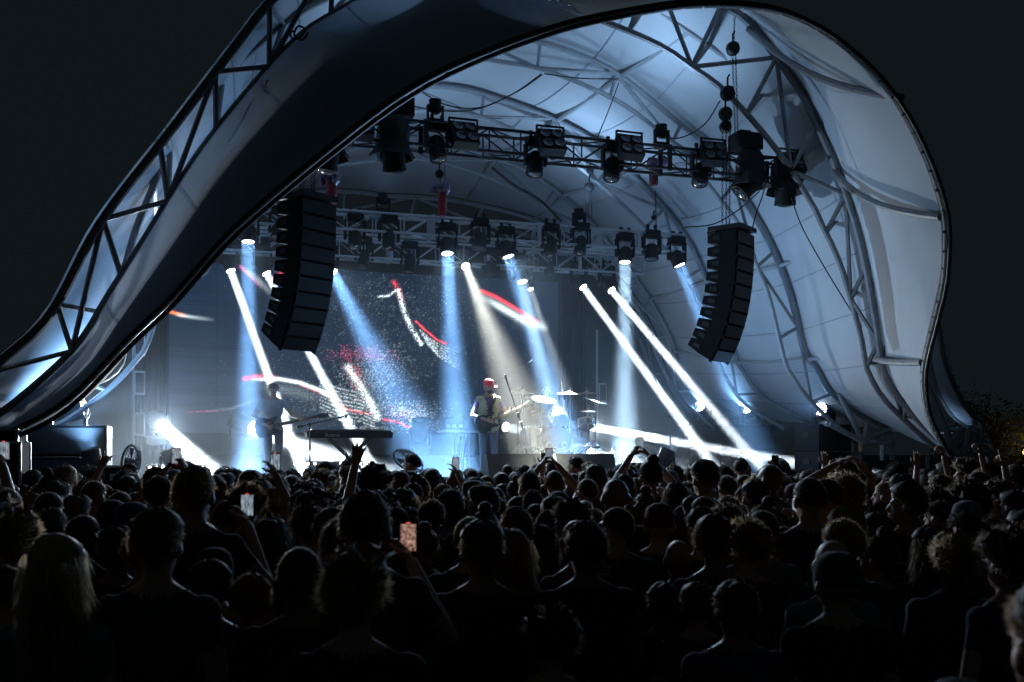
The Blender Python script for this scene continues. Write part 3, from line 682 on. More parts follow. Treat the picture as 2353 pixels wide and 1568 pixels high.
def hoist(lab, segs, blocks, D, bags=()):
    t = thing('chain_hoist', lab, 'chain hoist')
    for (xa, ya, xb, yb, off) in segs:
        chain_mesh(at(xa, ya, D)+Vector((off, 0, 0)), at(xb, yb, D)+Vector((off, 0, 0))).build('chain', BLACK, t)
    for (x, y, r) in blocks:
        c = at(x, y, D)
        MB().lathe([(.02, .09*r), (.08*r, .07*r), (.10*r, 0), (.08*r, -.07*r), (.02, -.09*r)], Matrix.Translation(c) @ Matrix.Rotation(R(90), 4, 'X'), 12).tube([c+Vector((0, 0, .07*r)), c+Vector((0, 0, .2*r)), c+Vector((.03, 0, .24*r))], .015).build('hook_block', BLACK, t)
    for (x, y, w_, h_, kind) in bags:
        c = at(x, y, D); b = MB()
        if kind == 'wrap':
            b.ell(c+Vector((-.1, 0, 0)), (w_*.45, .13, h_)).ell(c+Vector((.1, 0, .01)), (w_*.42, .14, h_*1.15)).ell(c, (w_*.5, .12, h_*.8))
            b.v = [tuple(Vector(v)+Vector((0, 0, .012*math.sin(v[0]*60+v[2]*40)))) for v in b.v]; b.build('wrapped_motor', WRAP, t)
        else:
            b.lathe([(.02, h_), (w_*.8, h_*.98), (w_, h_*.6), (w_*.95, -h_*.7), (w_*.8, -h_), (.02, -h_*1.02)], Matrix.Translation(c), 10).build('chain_bag', REDBAG if kind == 'red' else DREDBAG, t)
    return t
WRAP = mat('purple_plastic_wrap', (.10, .06, .11), .25, 0, .5, 25, bump=.5); REDBAG = mat('red_chain_bag', (.24, .008, .02), .7); DREDBAG = mat('dark_red_bag', (.10, .008, .02), .7)
hoist('long chain hoist holding up the array before the canopy wall', [(1660,520,1660,300,0), (1669,520,1669,300,0), (1676,520,1678,260,0), (1690,325,1683,120,0), (1696,325,1690,120,0), (1686,110,1688,40,0), (1664,290,1667,240,0)], [(1684,112,1.1), (1667,262,1.1), (1667,292,1.0), (1672,215,1.2)], 13.32)
hoist('chain hoist above the array before the video wall', [(690,455,690,395,0), (698,455,700,388,0), (716,455,716,372,0), (722,455,724,368,0)], [], 13.3)
hoist('purple wrapped hoist with bright red chain bag beside the hanging array', [(752,405,755,372,0), (760,405,762,360,0)], [(752,390,.7)], 15.6, [(756,412,.17,.10,'wrap'), (762,445,.085,.16,'red')])
hoist('purple wrapped hoist with long red chain bag over the middle of the screen', [(1012,425,1014,395,0), (1022,425,1022,375,0)], [(1010,400,.8)], 16.5, [(1012,434,.19,.10,'wrap'), (1016,470,.075,.20,'red')])
hoist('wrapped hoist with dark red bag under the front truss', [(1508,545,1506,440,0)], [(1502,500,.5)], 16.2, [(1510,372,.20,.08,'wrap'), (1502,405,.085,.16,'dark')])
hoist('thin chain hoist with a single pulley above the middle truss', [(1346,500,1350,438,0), (1352,500,1354,438,0), (1360,500,1358,438,0), (1354,425,1356,380,0)], [(1354,430,1.0), (1356,392,.8)], 18.0)
def cable(lab, pts, D, r=.011, sag=0.):
    P = spline([at(x, y, D if len(q) == 0 else q[0]) for x, y, *q in pts], 28)
    return MB().tube(P, r, 5).build('power_cable', CABLE, None, label=lab, cat='cable')
cable('black cable sagging from the rib beside the visor to the long rib', [(960,205),(1020,240),(1100,248),(1180,215),(1244,170)], 15.6)
cable('second black cable sagging just below the first beside the visor', [(930,240),(1010,255),(1100,250),(1190,210),(1246,172)], 15.5)
cable('black cable running along the top from one rib joint to the next', [(1250,170),(1330,180),(1420,182)], 15.7)
cable('thin straight cable hanging from a rib joint down to the front truss', [(1422,190),(1400,250),(1372,318)], 15.4, .009)
cable('cable curving from the chain joint to the far half of the front truss', [(1655,232),(1620,285),(1570,315),(1520,318)], 14.0)
cable('cable slung from the middle truss end up to the far covered lamp', [(1572,523),(1640,515),(1700,480),(1745,440)], 15.0)
cable('wavy cable dropping from the covered lamp to the array top', [(1762,410),(1752,450),(1738,490),(1728,528)], 13.8)
cable('long wavy cable dropping from the truss end to the canopy foot', [(1818,455),(1842,520),(1880,590),(1925,665),(1985,760),(2015,795)], 14.2)
cable('bundle of cable along the dark rear rib', [(1130,385),(1180,425),(1240,460),(1290,510)], 20.5, .03)
cable('coil of black cable tied to the front rib near the sky', [(680,70),(668,75),(672,90),(690,85),(700,68),(685,60),(676,80),(694,92),(708,75)], 13.7, .015)
cable('short cable end dangling from the front rib below the coil', [(615,185),(606,215),(612,240)], 13.9, .012)
cable('long black strap running down inside the front rib', [(575,242),(550,300),(520,350)], 13.9, .014)

# ------------------------------------------------------------------ stage equipment
def stage_thing(name, lab, cat, px, D, z=DECK, rz=0., group=None):
    return thing(name, lab, cat, W(uof(px, D), D, z), TH+rz, group)
k = stage_thing('keyboard', 'long black stage keyboard seen from behind on its stand', 'keyboard', 802, 16.7)
zk = .76
MB().prism([(-.70,0),(.70,0),(.72,.09),(.66,.13),(-.66,.13),(-.72,.09)], Matrix.Translation((0, -.16, zk)) @ Matrix.Rotation(R(90), 4, 'X') @ Matrix.Translation((0, 0, -.32)), .32).build('body', BLACKP, k, False)
wk = MB()
for i in range(52): wk.box((-.61+i*.0235, .06, zk+.14), (.0215, .15, .02))
wk.build('keys', WHITEP, k, False, kind='stuff')
def text(body, size, M, name, m, parent, ext=.002):
    c = bpy.data.curves.new(name, 'FONT'); c.body = body; c.size = size; c.extrude = ext; c.align_x = 'CENTER'; c.align_y = 'CENTER'
    o = bpy.data.objects.new('tmp', c); C.objects.link(o); dg = bpy.context.evaluated_depsgraph_get(); dg.update()
    me = bpy.data.meshes.new_from_object(o.evaluated_get(dg)); bpy.data.objects.remove(o)
    me.materials.clear(); me.materials.append(m); q = link(name, me, parent); q.matrix_local = M; return q
GREYL = mat('grey_lettering', (.55, .57, .6), .5)
text('Roland', .085, Matrix.Translation((-.30, -.165, zk+.045)) @ Matrix.Rotation(R(90), 4, 'X'), 'lettering', GREYL, k)
for s in (-1, 1):
    MB().tube([(s*.45, -.15, 0), (-s*.35, -.15, zk)], .018).tube([(s*.45, .14, 0), (-s*.35, .14, zk)], .018).build('stand_leg', BLACK, k)
def mic_stand(lab, px, D, zbase, h, boom, tilt=0., mic=True):
    t = stage_thing('microphone_stand', lab, 'microphone stand', px, D, zbase)
    MB().tube([(0, 0, .02), (0, 0, h)], .011, 8).build('pole', BLACK, t); MB().tube([(0, 0, h*.55), (0, 0, h*.66)], .02, 8).build('clutch', BLACK, t)
    for a in (0, 2.1, 4.2): MB().tube([(0, 0, .16), (.28*math.cos(a), .28*math.sin(a), 0)], .010).build('leg', BLACK, t)
    if boom:
        d = Vector(boom); b0 = Vector((0, 0, h))-d*.28; b1 = Vector((0, 0, h))+d
        MB().tube([b0, b1], .009, 8).build('boom_arm', BLACK, t); MB().ell((0, 0, h), (.03, .03, .03)).build('clutch', BLACK, t)
        MB().tube([b0, b0-d.normalized()*.10], .02, 8).build('counterweight', BLACK, t)
        tip = b1
    else: tip = Vector((0, 0, h)); d = Vector((0, -.3, 1))
    if mic:
        dd = Vector(d).normalized(); m = MB().tube([tip, tip+dd*.16], [.011, .017], 8).build('microphone', BLACK, t)
        MB().ell(tip+dd*.18, (.027, .027, .03)).build('grille', CHROME, m)
    return t
mic_stand('microphone stand in front of the guitarist with its boom pointing up', 1190, 16.2, DECK, 1.18, (-.17, .0, .48))
MB()
mic_stand('low boom microphone stand between the bass player and the keyboard', 712, 16.4, DECK, .98, (.42, .05, .10))
mic_stand('tall overhead microphone stand above the drum kit', 1140, 19.0, DECK, 1.9, (.60, 0, .35))
mic_stand('thin dark stand with crossbar beyond the drum kit', 1540, 18.6, DECK, 1.25, (.1, 0, .05), mic=False)
mic_stand('short bass drum microphone stand at the riser edge', 1352, 17.85, DECK, .6, (-.45, .1, -.02))
MONI = mat('haze_lit_monitor_grey', (.09, .10, .11), .7)  # lighter grey takes in the lit haze over the monitors
lt = stage_thing('folding_table', 'small white folding table beside the guitarist', 'table', 1062, 18.4)
MB().box((0, 0, .90), (.85, .5, .035)).build('table_top', WHITEP, lt, False)
for s in (-1, 1): MB().tube([(s*.05, -.2, 0), (s*.1, -.2, .88)], .016).tube([(s*.05, .2, 0), (s*.1, .2, .88)], .016).build('leg', DARKALU, lt)
lp = stage_thing('laptop', 'open laptop with stickers on its lid on the folding table', 'laptop', 1040, 18.4, DECK+.92)
MB().box((0, .0, .011), (.36, .25, .02)).build('base', ALU, lp, False)
lid = MB().box((0, -.14, .13), (.36, .012, .25), Matrix.Rotation(R(12), 3, 'X')).build('lid', BLACKP, lp, False)
rs = random.Random(3)
for i in range(3):
    for j in range(2):
        MB().box((-.12+i*.12+rs.uniform(-.01, .01), -.1495+.0, .09+j*.085), (rs.uniform(.05, .085), .004, rs.uniform(.04, .065)), Matrix.Rotation(R(12), 3, 'X')).build('sticker', [WHITEP, GREYL][(i+j) % 2], lid, False)
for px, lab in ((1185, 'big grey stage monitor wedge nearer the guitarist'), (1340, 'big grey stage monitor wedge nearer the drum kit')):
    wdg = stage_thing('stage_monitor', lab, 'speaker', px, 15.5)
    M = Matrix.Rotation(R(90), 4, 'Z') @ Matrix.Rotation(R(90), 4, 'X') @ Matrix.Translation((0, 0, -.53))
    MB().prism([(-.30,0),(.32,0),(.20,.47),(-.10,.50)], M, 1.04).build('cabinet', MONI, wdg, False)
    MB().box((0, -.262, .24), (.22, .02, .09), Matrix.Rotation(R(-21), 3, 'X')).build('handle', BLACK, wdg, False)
fl = stage_thing('floor_monitor', 'low dark monitor box on the deck beyond the drum riser', 'speaker', 1480, 15.6)
MB().prism([(-.25,0),(.25,0),(.17,.30),(-.12,.34)], Matrix.Rotation(R(90), 4, 'Z') @ Matrix.Rotation(R(90), 4, 'X') @ Matrix.Translation((0, 0, -.35)), .7).build('cabinet', CASE, fl, False)
MB().box((0, -.02, .335), (.64, .16, .02)).build('top_trim', CASEEDGE, fl, False)
def fan(px, py, D, r, rx, rzz, lab):
    p = at(px, py, D); t = thing('stage_fan', lab, 'fan', (p.x, p.y, DECK), TH); hh = p.z-DECK
    M = Matrix.Translation((0, 0, hh)) @ Matrix.Rotation(rzz, 4, 'Z') @ Matrix.Rotation(rx, 4, 'X')
    b = MB()
    for q in (1.0, .8, .6, .4): b.tube([M @ Vector((r*q*math.cos(a), -.05*(1-q*q), r*q*math.sin(a))) for a in np.linspace(0, 2*math.pi, 25)], .006, 4, cap=False)
    for a in np.linspace(0, 2*math.pi, 25)[:-1]: b.tube([M @ Vector((0, -.06, 0)), M @ Vector((r*math.cos(a), 0, r*math.sin(a)))], .003, 4)
    b.build('cage', DARKALU, t)
    MB().tube([M @ Vector((r*math.cos(a), .04, r*math.sin(a))) for a in np.linspace(0, 2*math.pi, 25)], .018, 6, cap=False).build('rim', BLACK, t)
    bl = MB()
    for i in range(4):
        a = i*math.pi/2; pts = [(.05*math.cos(a), .05*math.sin(a)), (r*.85*math.cos(a-.25), r*.85*math.sin(a-.25)), (r*.9*math.cos(a+.35), r*.9*math.sin(a+.35))]
        bl.prism(pts, M @ Matrix.Rotation(R(90), 4, 'X') @ Matrix.Translation((0, 0, -.03)), .01)
    bl.build('blades', BLACKP, t, False); MB().lathe([(.05, 0), (.06, .1), (.02, .12)], M @ Matrix.Rotation(R(-90), 4, 'X'), 10).build('motor', BLACK, t)
    MB().tube([(0, .05, hh), (0, .08, 0)], .018).build('pole', BLACK, t); MB().lathe([(.2, 0), (.19, .03), (.03, .05)], Matrix.Translation((0, .08, 0)), 14).build('base', BLACK, t)
fan(940, 1056, 16.4, .27, R(-48), R(30), 'round stage fan tilted back on the deck below the keyboard end')
fan(305, 1062, 15.4, .24, R(5), R(65), 'round fan standing on the deck beside the small flight case')
def flight_case(px, py_top, D, dims, lab, zb=None):
    zt = at(px, py_top, D).z; zb = zt-dims[2] if zb is None else zb; h = zt-zb
    t = thing('flight_case', lab, 'case', W(uof(px, D), D, zb), TH)
    MB().box((0, 0, h/2), (dims[0], dims[1], h)).build('panel', CASE, t, False)
    for sx in (-1, 1):
        for sy in (-1, 1): MB().box((sx*dims[0]/2, sy*dims[1]/2, h/2), (.03, .03, h+.02)).build('edge', CASEEDGE, t, False)
    for zz in (0, h):
        for sy in (-1, 1): MB().box((0, sy*dims[1]/2, zz), (dims[0]-.032, .026, .026)).build('edge', CASEEDGE, t, False)
    MB().box((0, -dims[1]/2-.012, h*.55), (.12, .012, .10)).build('latch', CASEEDGE, t, False)
flight_case(265, 1072, 15.3, (.42, .4, .5), 'small black flight case with metal edges next to the fan', DECK)
flight_case(-14, 1018, 12.2, (.62, .7, 1.4), 'tall black rack case with metal edges at the visor foot', 0.)
flight_case(-14, 988, 12.25, (.55, .6, .14), 'slim metal edged case lying on the tall rack case')
jug = stage_thing('water_jug', 'pale plastic canister on the deck beside the small flight case', 'jug', 205, 15.2)
MB().prism([(-.12,0),(.12,0),(.12,.24),(.06,.30),(.03,.30),(-.04,.27),(-.10,.30),(-.12,.26)], Matrix.Rotation(R(90), 4, 'X') @ Matrix.Translation((0, 0, -.07)), .15).build('body', WHITEP, jug, False)
MB().lathe([(.025, 0), (.025, .04)], Matrix.Translation((.045, 0, .30)), 10).build('cap', BLACKP, jug)
for px, D, lab in ((306, 20.6, 'pole with two pale panels standing beside the screen cloth'), (1372, 22.0, 'pole with a pale panel standing between screen and canopy ribs')):
    t = stage_thing('panel_tower', lab, 'tower', px, D); MB().tube([(0, 0, 0), (0, 0, 3.4)], .03, 8).build('pole', ALU, t)
    for zz in ((1.05, 1.85, 2.6) if px < 500 else (1.9,)):
        o = MB().box((.12, -.05, zz), (.2, .06, .46)).build('panel', GREYL, t, False); MB().box((.12, -.084, zz), (.15, .01, .38)).build('face', BLACKP, o, False)
# drum kit: every drum and stand is its own thing
DX, DD, DZ = 1275, 18.55, DECK+RISER
SHELL = mat('silver_drum_shell', (.40, .42, .44), .25, .35, .12, 10); HEADM = mat('drum_skin', (.75, .76, .76), .5, 0, .05, 5); FRONTH = mat('grey_resonant_head', (.11, .12, .14), .4, 0, .1, 4)
BRASS = mat('cymbal_bronze', (.55, .52, .44), .35, .6, .12, 60)
def drum(lab, px, D, z, r, h, axis, front=HEADM, back=HEADM):
    p = W(uof(px, D), D, z); t = thing('drum', lab, 'drum', p, TH); M = axis
    o = MB().lathe([(r, -h/2), (r, h/2)], M, 32, cap=False).build('shell', SHELL, t)
    for s in (-1, 1):
        MB().lathe([(r*1.0, s*h/2-.02), (r*1.05, s*h/2-.02), (r*1.05, s*h/2+.015), (r*.99, s*h/2+.015)], M, 32, cap=False).build('hoop', CHROME, t)
        MB().lathe([(r*.995, s*(h/2+.004)), (r*.99, s*(h/2+.006))], M, 32).build('drumhead', front if s > 0 else back, t)
    for i in range(8):
        a = 2*math.pi*(i+.5)/8; MB().box(M @ Vector((r*1.03*math.cos(a), r*1.03*math.sin(a), 0)), (.03, .03, h*.7), M.to_3x3()).build('lug', CHROME, t, False)
    return t
FW = Matrix.Rotation(R(90), 4, 'X')
bd = drum('big bass drum with two round white eye marks on its grey head', DX, 18.35, DZ+.31, .295, .45, Matrix.Rotation(R(-12), 4, 'Z') @ FW, FRONTH)
Mf = Matrix.Rotation(R(-12), 4, 'Z') @ FW
for sx, pup in ((-.145, .0), (.145, .02)):
    M = Mf @ Matrix.Translation((sx, -.06, .235))
    MB().lathe([(.066, 0), (.066, .003)], M, 20).build('eye_mark', WHITEP, bd); MB().lathe([(.034, .003), (.034, .006)], M @ Matrix.Translation((pup, 0, 0)), 16).build('eye_mark', FRONTH if pup == 0 else BLACKP, bd)
MB().prism([(.25*math.cos(a), .25*math.sin(a)) for a in np.linspace(math.pi+.55, 2*math.pi-.55, 12)], Mf @ Matrix.Translation((0, 0, .234)), .002).build('dark_band', mat('dark_head_band', (.10, .11, .13), .5), bd)
for sx in (-1, 1): MB().tube([(sx*.27, -.05, -.1), (sx*.38, -.2, -.30)], .012).build('spur', CHROME, bd)
drum('tilted rack tom mounted over the bass drum', 1283, 18.5, DZ+.80, .165, .24, Matrix.Rotation(R(-55), 4, 'X') @ Matrix.Rotation(R(180), 4, 'X'))
drum('floor tom standing beside the bass drum on the guitarist side', 1220, 18.75, DZ+.40, .20, .40, Matrix())
drum('snare drum behind the tom on the far side of the kit', 1345, 18.9, DZ+.68, .17, .13, Matrix.Rotation(R(-25), 4, 'X'))
def cymbal(lab, px, py, D, r, tilt):
    p = at(px, py, D); t = thing('cymbal', lab, 'cymbal', (p.x, p.y, DZ), TH); h = p.z-DZ
    M = Matrix.Translation((0, 0, h)) @ Matrix.Rotation(tilt[0], 4, 'X') @ Matrix.Rotation(tilt[1], 4, 'Y')
    MB().lathe([(r, 0), (r*.97, .004), (r*.3, .03), (r*.22, .036), (r*.14, .06), (.01, .068), (.01, .06), (r*.13, .052), (r*.21, .028), (r*.97, -.001)], M, 32).build('plate', BRASS, t)
    MB().lathe([(.018, 0), (.018, .05), (.008, .07)], M @ Matrix.Translation((0, 0, .06)), 8).build('wing_nut', CHROME, t)
    MB().tube([(0, 0, .05), (0, 0, h)], .013, 8).build('stand_pole', CHROME, t); MB().tube([(0, 0, h*.5), (0, 0, h*.56)], .022, 8).build('clamp', CHROME, t)
    for a in (.4, 2.5, 4.6): MB().tube([(0, 0, .30), (.3*math.cos(a), .3*math.sin(a), 0)], .012).build('leg', CHROME, t)
cymbal('crash cymbal at guitarist height beside the floor tom', 1200, 902, 19.1, .23, (R(10), R(4)))
cymbal('big ride cymbal tilted in front of the drummer', 1242, 918, 18.8, .31, (R(16), R(3)))
cymbal('large flat crash cymbal level with the drummer', 1310, 906, 18.9, .27, (R(4), R(2)))
cymbal('second flat cymbal at the far side of the kit', 1348, 905, 19.2, .24, (R(3), R(-3)))
cymbal('small hi-hat low at the far side of the kit', 1352, 946, 18.7, .17, (R(2), 0))
st = stage_thing('boom_stand', 'tall chrome boom stand beyond the cymbals', 'stand', 1368, 18.6, DZ)
MB().tube([(0, 0, .05), (0, 0, 1.15)], .014, 8).build('pole', CHROME, st); MB().tube([(-.25, 0, 1.2), (.25, 0, 1.08)], .010, 6).build('boom_arm', CHROME, st)
for a in (.4, 2.5, 4.6): MB().tube([(0, 0, .30), (.3*math.cos(a), .3*math.sin(a), 0)], .012).build('leg', CHROME, st)
th_ = stage_thing('drum_throne', 'round padded stool under the drummer', 'stool', 1255, 19.35, DZ)
MB().lathe([(.16, .44), (.18, .47), (.17, .52), (.02, .53)], None, 18).build('seat', BLACKP, th_); MB().tube([(0, 0, .1), (0, 0, .45)], .02).build('pole', CHROME, th_)
for a in (.4, 2.5, 4.6): MB().tube([(0, 0, .25), (.22*math.cos(a), .22*math.sin(a), 0)], .012).build('leg', CHROME, th_)
rail = stage_thing('led_batten', 'row of small lamps on the deck behind the keyboard', 'light bar', 760, 18.8)
MB().box((0, 0, .30), (1.5, .08, .09)).build('housing', BLACKP, rail, False)
for i in range(12): MB().ell((-.66+i*.12, -.045, .30), (.028, .012, .028), None, 8, 6).build('lamp', LENSY, rail)
for s in (-1, 1): MB().tube([(s*.6, 0, 0), (s*.6, 0, .26)], .015).build('leg', BLACK, rail)
rail2 = stage_thing('led_batten', 'row of small lamps on the deck below the glaring corner lamp', 'light bar', 405, 18.6)
MB().box((0, 0, .25), (1.0, .08, .09)).build('housing', BLACKP, rail2, False)
for i in range(9): MB().ell((-.44+i*.11, -.045, .25), (.028, .012, .028), None, 8, 6).build('lamp', LENSY, rail2)
for s in (-1, 1): MB().tube([(s*.4, 0, 0), (s*.4, 0, .21)], .015).build('leg', BLACK, rail2)

# ------------------------------------------------------------------ people
def remesh(b, voxel, it, ratio, name):
    me = b.mesh('tmp', []); o = bpy.data.objects.new('tmp', me); C.objects.link(o)
    m = o.modifiers.new('r', 'REMESH'); m.mode = 'VOXEL'; m.voxel_size = voxel
    s = o.modifiers.new('s', 'SMOOTH'); s.iterations = it; s.factor = .5
    if ratio < 1: d = o.modifiers.new('d', 'DECIMATE'); d.ratio = ratio
    dg = bpy.context.evaluated_depsgraph_get(); dg.update()
    out = bpy.data.meshes.new_from_object(o.evaluated_get(dg)); out.name = name
    bpy.data.objects.remove(o); bpy.data.meshes.remove(me)
    out.polygons.foreach_set('use_smooth', [True]*len(out.polygons)); return out
def hand(b, wr, d, n, kind, side):
    wr, d, n = Vector(wr), Vector(d).normalized(), Vector(n); n = (n-d*n.dot(d)).normalized(); s = d.cross(n)*side
    Mx = Matrix((s, d, n)).transposed()
    b.ell(wr+d*.05, (.040, .052, .017), Mx, 10, 8)
    ln = (.062, .072, .068, .052); curl = {'open': .12, 'relaxed': .7, 'phone': .75, 'fist': 1.9, 'horns': 0, 'point': 0}[kind]
    for i in range(4):
        x = .030-.020*i; root = wr+d*.090+s*x; c = curl
        if kind == 'horns': c = .1 if i in (0, 3) else 2.0
        if kind == 'point': c = .08 if i == 0 else 2.0
        sp = (.28 if kind == 'open' else .04)*(1.5-i)/1.5
        if kind == 'horns': sp = .35*(1.5-i)/1.5
        f1 = (d*math.cos(c*.5)+n*math.sin(c*.5)+s*sp).normalized(); f2 = (d*math.cos(c)+n*math.sin(c)+s*sp).normalized(); f3 = (d*math.cos(c*1.4)+n*math.sin(c*1.4)+s*sp).normalized()
        a = root+f1*ln[i]*.45; e = a+f2*ln[i]*.35; g = e+f3*ln[i]*.3
        b.cap(root-d*.02, a, .0105, .0098, 8).cap(a, e, .0098, .0092, 8).cap(e, g, .0092, .0075, 8)
    t0 = wr+d*.03+s*.032; k = (d*.55+s*.85 + n*(.1 if kind == 'open' else .5)).normalized(); t1 = t0+k*.045
    k2 = (d*.9+s*.4+n*(.0 if kind == 'open' else .5)).normalized()
    b.cap(t0, t1, .0135, .0115, 8).cap(t1, t1+k2*.032, .0115, .009, 8)
SH = {-1: (-.175, -.005, 1.405), 1: (.175, -.005, 1.405)}
def body(name, arms, sex=0, legs=None, head=(0, 0), voxel=.012, ratio=.45, face=True):
    """arms: {side: (elbow, wrist, hand kind, palm normal)}; legs: None or {side: (hip, knee, ankle)}; facing +Y"""
    b = MB(); k = .90 if sex else 1.0
    b.ell((0, 0, .95), (.165, .115, .13)).ell((0, .0, 1.10), (.148*k, .105, .17)).ell((0, .005, 1.27), (.178*k, .118, .19))
    b.cap((-.165*k, -.005, 1.40), (.165*k, -.005, 1.40), .062, .062).cap((0, -.015, 1.38), (0, -.015, 1.49), .105*k, .06)
    for s in (-1, 1): b.cap((s*.16*k, -.01, 1.40), (s*.03, -.01, 1.475), .05, .05)
    Hq = Matrix.Rotation(head[0], 3, 'X') @ Matrix.Rotation(head[1], 3, 'Z'); N = Vector((0, -.005, 1.50))
    hd = lambda x, y, z: N + Hq @ Vector((x, y, z-1.50))
    b.cap((0, -.01, 1.42), hd(0, .0, 1.58), .056*k, .053*k)
    b.ell(hd(0, -.005, 1.655), (.077, .096, .098), Hq).ell(hd(0, .025, 1.595), (.060, .072, .082), Hq).ell(hd(0, .06, 1.555), (.036, .035, .03), Hq)
    if face:
        b.cap(hd(0, .096, 1.645), hd(0, .112, 1.608), .008, .014).ell(hd(0, .098, 1.572), (.024, .012, .010), Hq)
        for s in (-1, 1): b.ell(hd(s*.032, .083, 1.655), (.02, .014, .012), Hq)
    for s in (-1, 1): b.ell(hd(s*.083, -.010, 1.625), (.016, .026, .036), Hq)
    for s in (-1, 1):
        el, wr, hk, nn = arms[s]; sh = Vector(SH[s]); sh.x *= k; el, wr = Vector(el), Vector(wr)
        b.cap(sh, el, .054*k, .042*k).cap(el, wr, .041*k, .028*k).ell(sh, (.062*k, .06, .062))
        hand(b, wr, wr-el, nn, hk, s)
    for s in (-1, 1):
        hp, kn, an = (legs or {-1: ((-.09, 0, .92), (-.10, .02, .50), (-.10, 0, .09)), 1: ((.09, 0, .92), (.10, .02, .50), (.10, 0, .09))})[s]
        b.cap(hp, kn, .092, .062).cap(kn, an, .060, .042)
        an = Vector(an); fd = Vector((0, 1, 0)); b.cap(an+Vector((0, -.03, -.045)), an+fd*.16+Vector((0, 0, -.055)), .04, .034)
    me = remesh(b, voxel, 3, ratio, name)
    me['arms'] = 1
    co = np.empty(len(me.vertices)*3); me.vertices.foreach_get('co', co); co = co.reshape(-1, 3)
    mi = np.zeros(len(me.polygons), int); cs = np.array([p.center[:] for p in me.polygons])
    mi[cs[:, 2] < .90] = 2                                      # trousers
    ncut = 1.468 - .25*np.abs(cs[:, 1]) 
    mi[(cs[:, 2] > ncut+.02*(cs[:, 1] < 0)) & (np.abs(cs[:, 0]) < .12)] = 1   # head and neck
    for s in (-1, 1):                                            # bare forearms and hands
        el, wr = np.array(arms[s][0]), np.array(arms[s][1]); sh = np.array(SH[s]); st_ = sh+(el-sh)*.72
        for a, c, rr in ((st_, el, .075), (el, wr, .07), (wr, wr+(wr-el)/np.linalg.norm(wr-el)*.2, .14)):
            d = c-a; t = np.clip(((cs-a)@d)/(d@d), 0, 1); mi[np.linalg.norm(cs-a-t[:, None]*d, axis=1) < rr] = 1
    if legs is None: mi[cs[:, 2] < .06] = 3
    me.materials.clear()
    for m in (CLOTH[0], SKIN[0], TROUSER[0], BLACKP): me.materials.append(m)
    me.polygons.foreach_set('material_index', mi); me.update(); return me
CLOTH = [mat('cloth_%d' % i, c, .9, 0, .25, 12, spec=.2, sheen=.12) for i, c in enumerate([(.02,.021,.024), (.05,.052,.058), (.16,.16,.17), (.04,.05,.09), (.10,.03,.03), (.30,.31,.32), (.05,.06,.05)])]
SKIN = [mat('skin_%d' % i, c, .5, 0, .12, 18) for i, c in enumerate([(.42,.25,.18), (.30,.17,.11), (.20,.11,.07), (.10,.055,.035)])]
TROUSER = [mat('trousers_%d' % i, c, .85, 0, .2, 14) for i, c in enumerate([(.02,.022,.03), (.04,.05,.08)])]
STRAND = [mat('hair_strand_%d' % i, c, .35, 0, .2, 40, trans=.75, spec=.8) for i, c in enumerate([(.28,.21,.155), (.42,.30,.20), (.58,.42,.27), (.70,.57,.42)])]
HAIR = [mat('hair_%d' % i, c, .6, 0, .3, 40, trans=.3, spec=.3) for i, c in enumerate([(.045,.030,.020), (.09,.055,.032), (.20,.12,.06), (.34,.24,.14)])]
dn = lambda s: ((s*.235, -.02, 1.13), (s*.23, .06, .90), 'relaxed', (-s, .2, 0))
BODIES = {
 'plain': body('crowd_body', {-1: dn(-1), 1: dn(1)}),
 'slim': body('crowd_body', {-1: dn(-1), 1: dn(1)}, 1),
 'turned': body('crowd_body', {-1: dn(-1), 1: dn(1)}, 0, None, (.05, .75)),
 'looking': body('crowd_body', {-1: dn(-1), 1: dn(1)}, 1, None, (-.08, -.7)),
 'folded': body('crowd_body', {-1: ((-.25, .04, 1.14), (-.06, .20, 1.16), 'relaxed', (0, -1, 0)), 1: ((.25, .04, 1.14), (.06, .22, 1.20), 'relaxed', (0, -1, 0))}, 0, None, (-.1, .2)),
}
UPK = dict(voxel=.0075, ratio=.30)
BODIES['phone'] = body('crowd_body', {-1: ((-.27, .14, 1.56), (-.085, .24, 1.80), 'phone', (1, .35, 0)), 1: ((.27, .14, 1.56), (.085, .24, 1.80), 'phone', (-1, .35, 0))}, 0, None, (.1, 0), **UPK)
BODIES['onephone'] = body('crowd_body', {-1: dn(-1), 1: ((.27, .12, 1.62), (.14, .20, 1.86), 'phone', (-1, .35, 0))}, 0, None, (.05, 0), **UPK)
BODIES['lowphone'] = body('crowd_body', {-1: dn(-1), 1: ((.30, .10, 1.22), (.15, .32, 1.47), 'phone', (-1, .35, 0))}, 0, None, (.0, 0), **UPK)
BODIES['wave'] = body('crowd_body', {-1: dn(-1), 1: ((.28, .05, 1.66), (.33, .08, 1.93), 'open', (0, 1, 0))}, 0, None, (.05, 0), **UPK)
BODIES['horns'] = body('crowd_body', {-1: dn(-1), 1: ((.33, .06, 1.60), (.45, .08, 1.83), 'horns', (0, 1, 0))}, 0, None, (.05, 0), **UPK)
BODIES['fist'] = body('crowd_body', {-1: dn(-1), 1: ((.29, .08, 1.64), (.24, .12, 1.91), 'fist', (-.4, 1, 0))}, 1, None, (.05, .5), **UPK)
BODIES['point'] = body('crowd_body', {-1: dn(-1), 1: ((.28, .05, 1.65), (.27, .10, 1.92), 'point', (0, 1, 0))}, 0, None, (.05, .4), **UPK)
BODIES['headhands'] = body('crowd_body', {-1: ((-.36, .05, 1.60), (-.13, -.02, 1.74), 'relaxed', (.6, 0, -1)), 1: ((.36, .05, 1.62), (.13, -.02, 1.76), 'relaxed', (-.6, 0, -1))}, 0, None, (.0, .1), **UPK)
